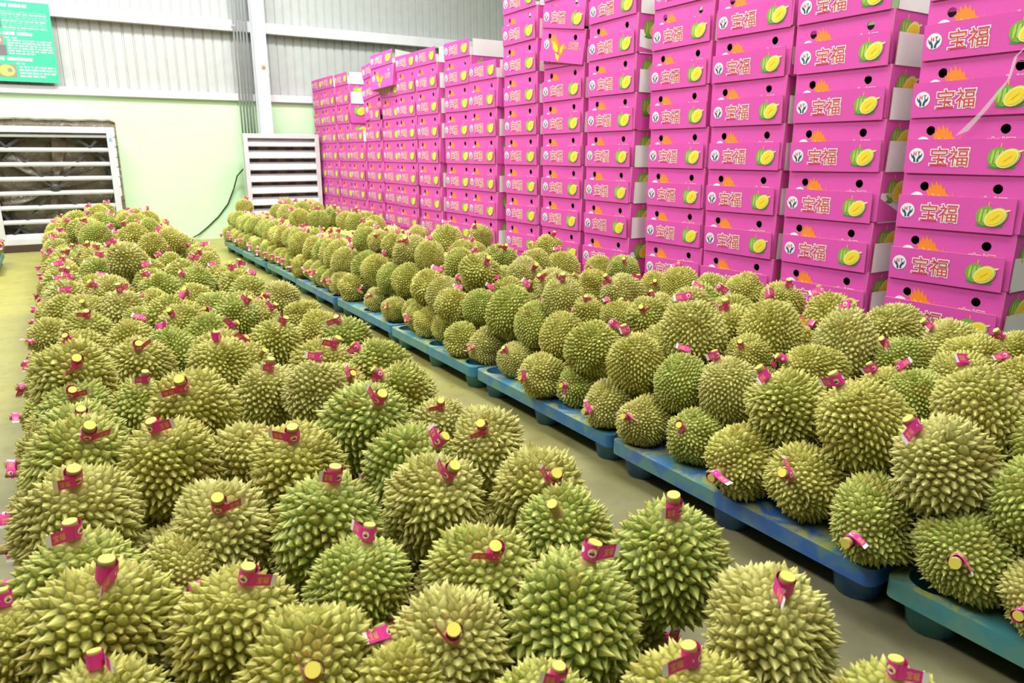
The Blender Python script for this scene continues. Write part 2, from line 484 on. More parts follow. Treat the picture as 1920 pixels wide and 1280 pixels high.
# weathered film round the big fan's opening, with the daylight gap
e = empty('wall_opening_film', (0, WY-.012, .4)); tag(e, 'brown plastic film edge around the wide fan, daylight showing at its side', 'plastic film')
bm = bmesh.new(); random.seed(5)
xs = np.linspace(-.95, .76, 24)
prev = None
for x in xs:
    z = 1.655-.4+random.uniform(-.006, .006)-(.02 if x > .72 else 0)
    c = [bm.verts.new((x, 0, 0)), bm.verts.new((x, 0, z)), bm.verts.new((x, -.03, z-.02))]
    if prev:
        bm.faces.new((prev[0], c[0], c[1], prev[1])); bm.faces.new((prev[1], c[1], c[2], prev[2]))
    prev = c
obj('film_sheet', mesh('film_sheet', bm, M_FILM), e)
bm = bmesh.new()
for k in range(7):
    z0 = 1.56-.4-.13*k-.13; w0 = .022-.0025*k
    bm_box(bm, .722-w0/2, .722+w0/2, -.022, -.012, z0+.008, z0+.12)
obj('daylight_slit', mesh('daylight_slit', bm, M_GAP), e)
# cable
bm = bmesh.new(); bm_tube(bm, [(2.31, 11.20, 1.0), (2.25, 11.36, .90), (2.20, 11.42, .72), (2.10, 11.435, .50), (1.95, 11.435, .32), (1.78, 11.435, .17), (1.66, 11.43, .08), (1.5, 11.35, .012), (1.3, 11.3, .012)], .009, 8)
o = obj('power_cable', mesh('power_cable', bm, M_BLACK)); tag(o, 'thin black cable sagging along the green wall from the fan', 'cable')

# ------------------------------------------------------------------ pallets
PH = .13
def rrect(a, r, n=5):
    out = []
    for cx, cy, t0 in ((a-r, a-r, 0), (-a+r, a-r, math.pi/2), (-a+r, -a+r, math.pi), (a-r, -a+r, 1.5*math.pi)):
        for i in range(n+1): out.append((cx+r*math.cos(t0+math.pi/2*i/n), cy+r*math.sin(t0+math.pi/2*i/n)))
    return out
holes = []
FP = [(x, y) for x in (-.455, 0, .455) for y in (-.455, 0, .455)]
for x, y in FP: holes.append(circ(x, y, .066, 20))
for sx in (-1, 1):
    for sy in (-1, 1):
        cx, cy = .2275*sx, .2275*sy
        for k in range(4):
            a = k*math.pi/2
            tri = [(.034, 0), (.105, .075), (.125, .045), (.125, -.045), (.105, -.075)]
            holes.append([(cx+p*math.cos(a)-q*math.sin(a), cy+p*math.sin(a)+q*math.cos(a)) for p, q in tri])
deck_me = curve_panel(rrect(.545, .03), holes, .052)
deck_me.name = 'deck'; deck_me.materials.clear(); deck_me.materials.append(M_PALLET)
for v in deck_me.vertices: v.co.z += PH-.026
bm = bmesh.new(); bm_lathe(bm, [(.0661, PH-.004), (.062, .014), (0.001, .014)], 20); bm_lathe(bm, [(.058, 0), (.074, PH-.045)], 20, cap_bot=0)
foot_me = mesh('foot', bm, M_PALLET)
BLUE = [(.035, .13, .42), (.03, .16, .40), (.04, .20, .40), (.035, .14, .40), (.04, .22, .36), (.05, .24, .34)]
TEAL = (.045, .24, .30)
def pallet(x, y, col, label, group, z=0):
    e = empty('plastic_pallet', (x, y, z)); tag(e, label, 'pallet', group)
    d = obj('deck', deck_me, e); d.color = (*col, 1)
    for fx, fy in FP:
        f = obj('foot', foot_me, e, (fx, fy, 0)); f.color = (*col, 1)
    return e
for i in range(9):
    col = TEAL if i == 0 else (BLUE[[0, 0, 1, 4, 2, 1, 5, 5, 5][i]])
    y = .935-.55+1.115*i
    nm = 'teal stained plastic pallet, first from the camera under the heap beside the aisle' if i == 0 else 'blue plastic pallet, %s from the camera in the row bordering the aisle' % ordinal(i+1)
    pallet(2.255+.006*(-1)**i, y, col, nm, 'pallets under the heap beside the cartons')
for i in range(9):
    pallet(.40+.006*(-1)**i, .95+1.115*i, BLUE[i % 6], 'blue plastic pallet, %s from the camera under the near durian heap' % ordinal(i+1), 'pallets under the near heap')
pallet(-1.165, 9.45, (.05, .26, .30), 'teal plastic pallet at the far side of the bare floor strip', 'other pallets')
for i in range(9):
    pallet(3.98, 1.75+1.115*i, BLUE[i % 3], 'blue plastic pallet, %s from the camera under the carton wall' % ordinal(i+1), 'pallets under the cartons')

# ------------------------------------------------------------------ cartons
CP = .2476; CW = .53; CDP = .44; FLH = .61*CP; TH = .005
def on_front(off, y0, z0):
    return lambda x, y, l: (-off-.0009*l, y0-x, z0+y)

def logo(P, cx, cy, r):
    P.poly(circ(cx, cy, r, 24), 0, 1)
    k = r/.031
    def hand(s):
        pts = [(.002, -.026), (.010, -.026), (.011, -.014), (.021, -.004), (.024, .007), (.0215, .010), (.019, .002), (.014, -.003), (.0165, .002), (.014, .003), (.006, -.007), (.003, -.014)]
        q = [(cx+s*a*k, cy+b*k) for a, b in pts]
        P.poly(q if s > 0 else q[::-1], 2, 2)
    hand(1); hand(-1)
    for a, b in (((-.012, .0), (-.009, .017)), ((-.003, .0), (0, .017)), ((-.012, .007), (0, .0095))):
        P.poly([(cx+(a[0]-.001)*k, cy+a[1]*k), (cx+(b[0]-.001)*k, cy+a[1]*k), (cx+(b[0]-.001)*k, cy+b[1]*k), (cx+(a[0]-.001)*k, cy+b[1]*k)], 1, 2)
    for a, b in (((.003, .0145), (.015, .017)), ((.0078, .0), (.0103, .0145))):
        P.poly([(cx+a[0]*k, cy+a[1]*k), (cx+b[0]*k, cy+a[1]*k), (cx+b[0]*k, cy+b[1]*k), (cx+a[0]*k, cy+b[1]*k)], 2, 2)

def fruit(P, cx, cy, h):
    k = h/.1
    T = lambda pts: [(cx+a*k, cy+b*k) for a, b in pts]
    P.poly(T([(-.060, -.044), (-.035, -.030), (.0, -.036), (.04, -.030), (.058, -.042), (.045, -.050), (.01, -.047), (-.03, -.051)]), 2, 1)     # leaves
    P.poly(T([(-.014, .036), (-.011, .036), (-.009, .058), (-.013, .058)]), 5, 1)
    P.poly(T([(x*.044-.018, y*.043-.002) for x, y in circ(0, 0, 1, 22)]), 0, 2)                                  # whole fruit
    for dx, ww in ((-.046, .006), (-.030, .008), (-.012, .006)):
        P.poly(T([(dx, -.025), (dx+ww, -.030), (dx+ww*1.3+.004, .0), (dx+ww+.006, .030), (dx+.004, .026), (dx-.001, .0)]), 1, 3)
    a = math.radians(38)
    rot = lambda x, y: (x*math.cos(a)-y*math.sin(a)+.020, x*math.sin(a)+y*math.cos(a)-.006)
    P.poly(T([rot(.050*x+.003, .037*y-.002) for x, y in circ(0, 0, 1, 22)]), 1, 4)
    P.poly(T([rot(.048*x, .034*y) for x, y in circ(0, 0, 1, 22)]), 4, 5)
    P.poly(T([rot(.040*x, .026*y) for x, y in circ(0, 0, 1, 22)]), 3, 6)
    P.poly(T([rot(-.018, -.003), rot(.02, -.001), rot(.022, .003), rot(-.016, .002)]), 5, 7)
    P.poly(T([rot(.045, -.006), rot(.066, -.012), rot(.067, -.006), rot(.047, .004)]), 4, 5)

def phoenix(P, cx, cy, h):
    k = h/.14
    T = lambda pts: [(cx+a*k*1.45, cy+b*k) for a, b in pts]
    feath = [(.0, -.03), (-.022, -.01), (-.034, .018), (-.040, .040), (-.034, .034), (-.036, .054), (-.029, .044), (-.030, .064), (-.022, .050), (-.020, .068), (-.013, .050), (-.010, .062), (-.004, .042), (.0, .048), (.004, .030), (.012, .022), (.016, .010), (.018, -.01), (.012, -.03)]
    P.poly(T(feath), 0, 1)
    P.poly(T([(-.014, -.02), (-.024, .012), (-.026, .030), (-.016, .018), (-.010, .026), (-.004, .012), (.004, .010), (.010, -.02)]), 1, 2)
    P.poly(T([(-.004, -.026), (-.010, .0), (-.002, .004), (.012, -.008), (.014, -.03)]), 2, 3)
    P.poly(T([(.018, .0), (.0205, .040), (.023, .0)]), 0, 1)
    P.poly(T([(.016, -.03), (.020, -.004), (.034, .014), (.046, .016), (.052, .008), (.060, -.002), (.074, -.006), (.060, -.010), (.050, -.014), (.040, -.04), (.026, -.05)]), 0, 1)
    P.poly(T([(.022, -.03), (.028, -.004), (.040, .008), (.046, .0), (.040, -.012), (.034, -.035)]), 1, 2)
    P.poly(T([(-.004, -.03), (.026, -.05), (.020, -.075), (.004, -.06)]), 1, 2)

F_MATS = [M_PGRN, M_PGRN2, M_PLEAF, M_PYEL, M_PYEL2, M_PGLD]
# meshes shared by all cartons: local x = depth (front at 0, facing -x), y = width, z = height
def carton_meshes():
    out = {}
    hl = [circ(.194*CW-CW/2, CP*.74, .0205, 18), circ(.786*CW-CW/2, CP*.74, .0205, 18)]
    pm = curve_panel([(-CW/2, 0), (CW/2, 0), (CW/2, CP-.002), (-CW/2, CP-.002)], hl, TH)
    bm = bmesh.new(); bm.from_mesh(pm); bpy.data.meshes.remove(pm)
    for v in bm.verts: v.co = Vector((TH/2+v.co.z, -v.co.x, v.co.y))
    bm.normal_update()
    for f in bm.faces:
        n = f.normal; f.material_index = 0 if abs(n.x) > .9 else 1
    h = CP-.002
    for a in ((TH, CDP, -CW/2, -CW/2+TH, 0, h), (TH, CDP, CW/2-TH, CW/2, 0, h), (CDP-TH, CDP, -CW/2+TH, CW/2-TH, 0, h)):
        bm_box(bm, *a, 0)
    for f in bm_box(bm, TH, CDP-TH, -CW/2+TH, CW/2-TH, 0, TH, 1): pass
    bm_box(bm, .06, CDP-.03, -CW/2+.03, CW/2-.03, TH, h-.05, 2)       # block for the contents behind the vents, inner shade painted as near-black
    out['body'] = mesh('carton', bm, [M_PINK, M_KRAFT, M_DARKIN])
    # flaps
    def slab(name, a, front, edge, lean=None):
        bm = bmesh.new(); fs = bm_box(bm, *a, 1)
        for f in fs:
            f.normal_update()
            c = f.normal
            big = max(range(3), key=lambda i: abs(c[i]))
            thin = min(range(3), key=lambda i: a[2*i+1]-a[2*i])
            f.material_index = 0 if big == thin else 1
        return mesh(name, bm, [front, edge])
    out['front_flap'] = slab('front_flap', (-TH/2, TH/2, -CW/2+.016, CW/2-.004, 0, FLH), M_PINK, M_KRAFT)
    out['side_flap'] = slab('side_flap', (.02, CDP-.02, -TH/2, TH/2, 0, FLH-.004), M_WHITEB, M_KRAFT)
    P = Print(); logo(P, .10*CW, FLH*.52, .034); out['logo_badge'] = P.build('logo_badge', [M_PW, M_PRED, M_NAVY], on_front(TH/2, CW/2, 0))
    P = Print()
    P.text('\u5b9d\u798f', .375*CW, FLH*.50, .165, 0, 1, offset=.05); P.text('\u5b9d\u798f', .375*CW, FLH*.50, .165, 1, 2)
    out['lettering'] = P.build('lettering', [M_PW, M_PRED], on_front(TH/2, CW/2, 0))
    P = Print(); fruit(P, .79*CW, FLH*.50, .098); out['fruit_picture'] = P.build('fruit_picture', F_MATS, on_front(TH/2, CW/2, 0))
    P = Print(); phoenix(P, .37*CW, CP*.46, .20); out['phoenix_picture'] = P.build('phoenix_picture', [M_PORA, M_PGLD, M_PYEL], on_front(0, CW/2, 0))
    P = Print(); logo(P, .14*CW, CP*.50, .034); out['panel_logo'] = P.build('panel_logo', [M_PW, M_PRED, M_NAVY], on_front(0, CW/2, 0))
    P = Print()
    P.text('\u5b9d\u798f', .76*CW, CP*.50, .11, 0, 1, offset=.035); P.text('\u5b9d\u798f', .76*CW, CP*.50, .11, 1, 2)
    out['panel_lettering'] = P.build('panel_lettering', [M_PW, M_PRED, M_NAVY], on_front(0, CW/2, 0))
    P = Print(); fruit(P, CDP*.30, CP*.62, .13); 
    out['side_picture'] = P.build('side_picture', F_MATS, lambda x, y, l: (x, -CW/2-.0009*l, y))
    return out
CM = carton_meshes()

COLS = [  # mid Y, depth shift, top row index
    (1.783, 0, 6), (2.400, .01, 6), (3.003, .0, 7), (3.566, .03, 7), (4.236, .0, 8), (4.848, .015, 8), (5.448, .02, 8), (6.113, .0, 6), (6.668, .03, 7),
    (7.244, .0, 7), (7.865, .0, 7), (8.387, .04, 7), (8.925, .02, 7), (9.470, .0, 4), (9.985, .02, 7), (10.51, .0, 7), (11.06, .01, 7)]
CX = 3.42
random.seed(21)
def carton(x, y, z, rz, roll, label, pitch=0):
    root = obj('carton', CM['body']); tag(root, label, 'carton', 'pink durian cartons stacked in columns')
    root.location = (x, y, z); root.rotation_euler = (roll, pitch, rz)
    ff = obj('front_flap', CM['front_flap'], root, (-.0065, 0, CP-.006)); ff.rotation_euler = (0, -random.uniform(.02, .045), random.uniform(-.008, .008))
    for nm in ('logo_badge', 'lettering', 'fruit_picture'): obj(nm, CM[nm], ff)
    for s in (-1, 1):
        sf = obj('side_flap', CM['side_flap'], root, (0, s*(CW/2+TH*.6), CP-.006)); sf.rotation_euler = (-s*random.uniform(.0, .05), 0, 0)
    for nm in ('phoenix_picture', 'panel_logo', 'panel_lettering', 'side_picture'): obj(nm, CM[nm], root)
    return root
for ci, (ym, dx, kt) in enumerate(COLS):
    wob = random.uniform(-.008, .008)
    crz = random.uniform(-.02, .02)
    for k in range(kt+1):
        if ci >= 7: lab = 'pink printed carton, %s from top in the %s stack from the camera' % (ordinal(kt-k+1) if kt > k else 'topmost,', ordinal(ci+1))
        else: lab = 'pink printed carton, %s up from the durians in the %s stack from the camera' % (ordinal(k+1), ordinal(ci+1))
        lab = lab.replace('topmost, from top', 'topmost')
        jx, jy, rz, roll = random.gauss(0, .0022), random.gauss(0, .008)+wob*k, crz+random.gauss(0, .009), random.gauss(0, .004)
        z = .132+CP*k
        pitch = 0
        if ci == 5 and k == 7: jx -= .024; roll = .15; rz += .05; z += .02; lab = 'pink carton tilted clockwise, second from top in the sixth stack from the camera'
        if ci == 12 and k >= 6: roll = -.13; jy -= .03*(k-5); z += .03; rz += .10
        if ci == 11 and k == 7: jx -= .10; jy += .06; roll = -.06; pitch = .10; z += .09; rz += .12; lab = 'pink carton perched askew and overhanging atop the twelfth stack from the camera'
        carton(CX+dx+jx, ym+jy, z, rz, roll, lab, pitch)
# clear packing strap on the nearest stack
bm = bmesh.new(); prev = None
pts = [(CX-.06, 1.43, 1.76), (CX-.05, 1.60, 1.585), (CX-.045, 1.615, 1.50), (CX-.035, 1.70, 1.38), (CX-.028, 1.78, 1.29)]
for i, p in enumerate(pts):
    wd = (.004, .006, .006, .016, .026)[i]
    c = (bm.verts.new((p[0], p[1]-wd, p[2]+wd*.4)), bm.verts.new((p[0], p[1]+wd, p[2]-wd*.4)))
    if prev: bm.faces.new((prev[0], c[0], c[1], prev[1]))
    prev = c
m = mat('clear_strap', (.9, .88, .9), .15, spec=.6); m.node_tree.nodes['Principled BSDF'].inputs['Alpha'].default_value = .36
me = mesh('packing_strap', bm, m); o = obj('packing_strap', me); o.modifiers.new('thickness', 'SOLIDIFY').thickness = .0006
tag(o, 'loose clear plastic strap hanging over the cartons nearest the camera', 'strap')

# ------------------------------------------------------------------ durians
def durian_arrays(seed, N, elong, lobe, spike, detail=True, squash=0.0, nl=5):
    """returns verts, faces (tuples), tip attr: every spike its own pyramid on a Voronoi cell of the husk"""
    rs = np.random.RandomState(seed)
    i = np.arange(N)+.5
    ph = np.arccos(1-2*i/N); th = math.pi*(1+5**.5)*i
    d = np.stack([np.cos(th)*np.sin(ph), np.sin(th)*np.sin(ph), np.cos(ph)], 1)
    d += rs.normal(0, .42/math.sqrt(N), d.shape); d /= np.linalg.norm(d, axis=1)[:, None]
    bm = bmesh.new()
    vs = [bm.verts.new(p) for p in d]
    bmesh.ops.convex_hull(bm, input=vs)
    bmesh.ops.triangulate(bm, faces=bm.faces)
    bm.verts.index_update()
    tris = [[v.index for v in f.verts] for f in bm.faces]
    pos = np.array([v.co[:] for v in bm.verts]); bm.free()
    N = len(pos)
    hb = [(rs.normal(size=3), rs.uniform(0, 6.28), rs.uniform(.015, .035)) for _ in range(5)]
    p0 = rs.uniform(0, 6.28); p1 = rs.uniform(0, 6.28)
    lw = rs.uniform(.4, 1.2, nl)
    def base(u):
        t = np.arctan2(u[:, 1], u[:, 0]); s = np.sqrt(np.clip(1-u[:, 2]**2, 0, 1))
        seg = ((t+p0) % (2*math.pi))/(2*math.pi)*nl
        li = np.floor(seg).astype(int) % nl; fr = seg-np.floor(seg)
        L = lw[li]*lobe*(np.sin(np.pi*fr)**.7-.75)
        r = 1+L*s**1.2+squash*np.cos(2*t+p1)*s
        for n, f0, a in hb: r = r+a*np.sin(u@n*2.2+f0)
        r = r-.07*np.clip((u[:, 2]-.86)/.14, 0, 1)
        p = u*r[:, None]; p[:, 2] *= elong
        return p
    T = np.array(tris)
    cen = pos[T].mean(1); cen /= np.linalg.norm(cen, axis=1)[:, None]
    BV = base(cen)*.955
    CV = base(pos)
    nrm = CV.copy(); nrm[:, 2] /= elong**2; nrm /= np.linalg.norm(nrm, axis=1)[:, None]
    ring = [[] for _ in range(N)]
    for ti, t in enumerate(tris):
        for v in t: ring[v].append(ti)
    verts = [tuple(v) for v in BV]; tip = [0.0]*len(verts); faces = []
    sc = math.sqrt(4*math.pi/N)
    for v in range(N):
        n = nrm[v]; a = np.cross(n, [0.3, .2, .93]); a /= np.linalg.norm(a); b = np.cross(n, a)
        rg = sorted(ring[v], key=lambda q: math.atan2(float((BV[q]-CV[v])@b), float((BV[q]-CV[v])@a)))
        k = len(rg)
        z = pos[v, 2]
        h = sc*spike*rs.uniform(.72, 1.28)*(1-.5*max(0, min(1, (z-.84)/.14)))
        til = rs.normal(0, .16, 3)+np.array([0, 0, -.10*z])
        ax = n+til; ax /= np.linalg.norm(ax)
        c = BV[rg].mean(0)
        bend = rs.normal(0, .16, 3)*h
        if detail:
            m0 = len(verts)
            for q in rg:
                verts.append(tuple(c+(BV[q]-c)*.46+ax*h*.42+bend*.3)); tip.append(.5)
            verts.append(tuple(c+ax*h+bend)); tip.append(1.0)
            for j in range(k):
                j2 = (j+1) % k
                faces.append((rg[j], rg[j2], m0+j2, m0+j)); faces.append((m0+j, m0+j2, m0+k))
        else:
            verts.append(tuple(c+ax*h)); tip.append(.95)
            for j in range(k): faces.append((rg[j], rg[(j+1) % k], len(verts)-1))
    V = np.array(verts)
    rr = np.percentile(np.hypot(V[:, 0], V[:, 1]), 97)
    V *= 1/rr
    top = float(base(np.array([[0., 0, 1.]]))[0, 2]/rr)
    return V, faces, np.array(tip), top

def durian_mesh(name, arrs):
    V, faces, tip, top = arrs
    me = bpy.data.meshes.new(name)
    me.from_pydata(V.tolist(), [], faces)
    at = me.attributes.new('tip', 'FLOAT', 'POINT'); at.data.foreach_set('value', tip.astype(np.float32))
    me.materials.append(M_HUSK); me.update()
    return me

VAR = []   # (mesh, pole height)
SPEC = [  # seed, spikes, elongation, lobes, spike height, squash
    (1, 400, 1.02, .12, .98, .02), (2, 470, 1.10, .22, .98, .03), (3, 430, 1.16, .16, 1.0, .00), (4, 620, 1.14, .26, .95, .04),
    (5, 680, 1.20, .18, .92, .05), (6, 520, 1.04, .32, .98, .03), (7, 720, 1.10, .15, .90, .02), (8, 640, 1.24, .24, .94, .06), (9, 450, 0.98, .20, 1.0, .03), (10, 760, 1.15, .22, .88, .04)]
for s in SPEC:
    a = durian_arrays(s[0], s[1], s[2], s[3], s[4], True, s[5]); VAR.append((durian_mesh('durian_husk', a), a[3]))
COARSE = {'L': [0, 1, 2, 5, 8, 2, 1, 3], 'R': [3, 4, 6, 7, 9, 5, 4, 6, 1], 'F': [4, 6]}

# stem and paper tag, in units of the fruit's radius
def stem_mesh(k):
    rs = random.Random(k)
    bm = bmesh.new()
    L = (.40, .46, .36)[k]; r = .108
    bend = Matrix.Rotation((.06, -.05, .10)[k], 4, 'X')
    bm_lathe(bm, [(r*1.55, -.10), (r*1.25, .0), (r*.98, .06), (r*.94, L*.6), (r*1.02, L*.75), (r*1.0, L*.9), (r*.96, L)], 12, 0, bend, 1)
    return mesh('stem', bm, [M_STEM, M_CUT])
STEMS = [stem_mesh(k) for k in range(3)]
def tag_mesh(k):
    """pink paper band round the stem and a flag; the print faces -y"""
    P = Print(); r = .134; h = .235; z0 = .10
    n = 14
    arc = [math.pi*2*i/n for i in range(n+1)]
    v = []; f = []; mi = []
    for a in arc: v += [(r*math.sin(a), -r*math.cos(a), z0), (r*math.sin(a), -r*math.cos(a), z0+h)]
    for i in range(n): f.append((2*i, 2*i+2, 2*i+3, 2*i+1)); mi.append(0)
    # flag leaving the band at the front left
    s = (-1, -1, 1, -1)[k]; lift = (.02, .07, .05, -.02)[k]
    Lf = (.24, .18, .24, .30)[k]; curl = (.05, -.06, .03, .10)[k]
    def fl(t, zz, off=0): return (s*(.02+t*(Lf+.14)), -r-.004-off-curl*t*t, z0+.01+lift*t+zz*(h-.02))
    def patch(t0, t1, a, b, m, off):
        q = len(v); v.extend([fl(t0, a, off), fl(t1, a, off), fl(t1, b, off), fl(t0, b, off)]); f.append((q, q+1, q+2, q+3)); mi.append(m)
    for i in range(4): patch(i*.2, i*.2+.2, 0, 1, 0, 0)
    patch(.8, 1.0, .02, .98, 1, 0)
    # yellow characters on the flag
    V, Pp = text_mesh('\u5b9d\u798f', 1)
    xs = [p[0] for p in V]; ys = [p[1] for p in V]
    wv = max(xs)-min(xs)
    q = len(v)
    for p in V:
        tt = (p[0]-min(xs))/wv
        t = .72-.42*tt if s < 0 else .28+.42*tt
        v.append(fl(t, .22+.56*(p[1]-min(ys))/(max(ys)-min(ys)), .004))
    for p in Pp: f.append(tuple(i+q for i in p)); mi.append(2)
    # badges on the band
    def disc(a0, rad, m, off, zc=.5):
        q = len(v)
        for i in range(12):
            b = 2*math.pi*i/12
            a = a0+rad*math.cos(b)/r
            v.append(((r+off)*math.sin(a), -(r+off)*math.cos(a), z0+h*zc+rad*math.sin(b)))
        f.append(tuple(range(q, q+12))); mi.append(m)
    a1 = (.75, .1, -.6, .9)[k]
    disc(a1, .066, 3, .004); disc(a1-.16, .018, 4, .007, .42); disc(a1+.16, .018, 4, .007, .42); disc(a1, .02, 2, .007, .66)
    disc(a1-1.25, .045, 1, .004); disc(a1+1.6, .05, 1, .004)
    me = bpy.data.meshes.new('tag'); me.from_pydata(v, [], f)
    for m in (M_TAG, M_TAGW, M_TAGY, M_TAGC, M_NAVY): me.materials.append(m)
    me.polygons.foreach_set('material_index', mi); me.update()
    return me
TAGS = [tag_mesh(k) for k in range(4)]

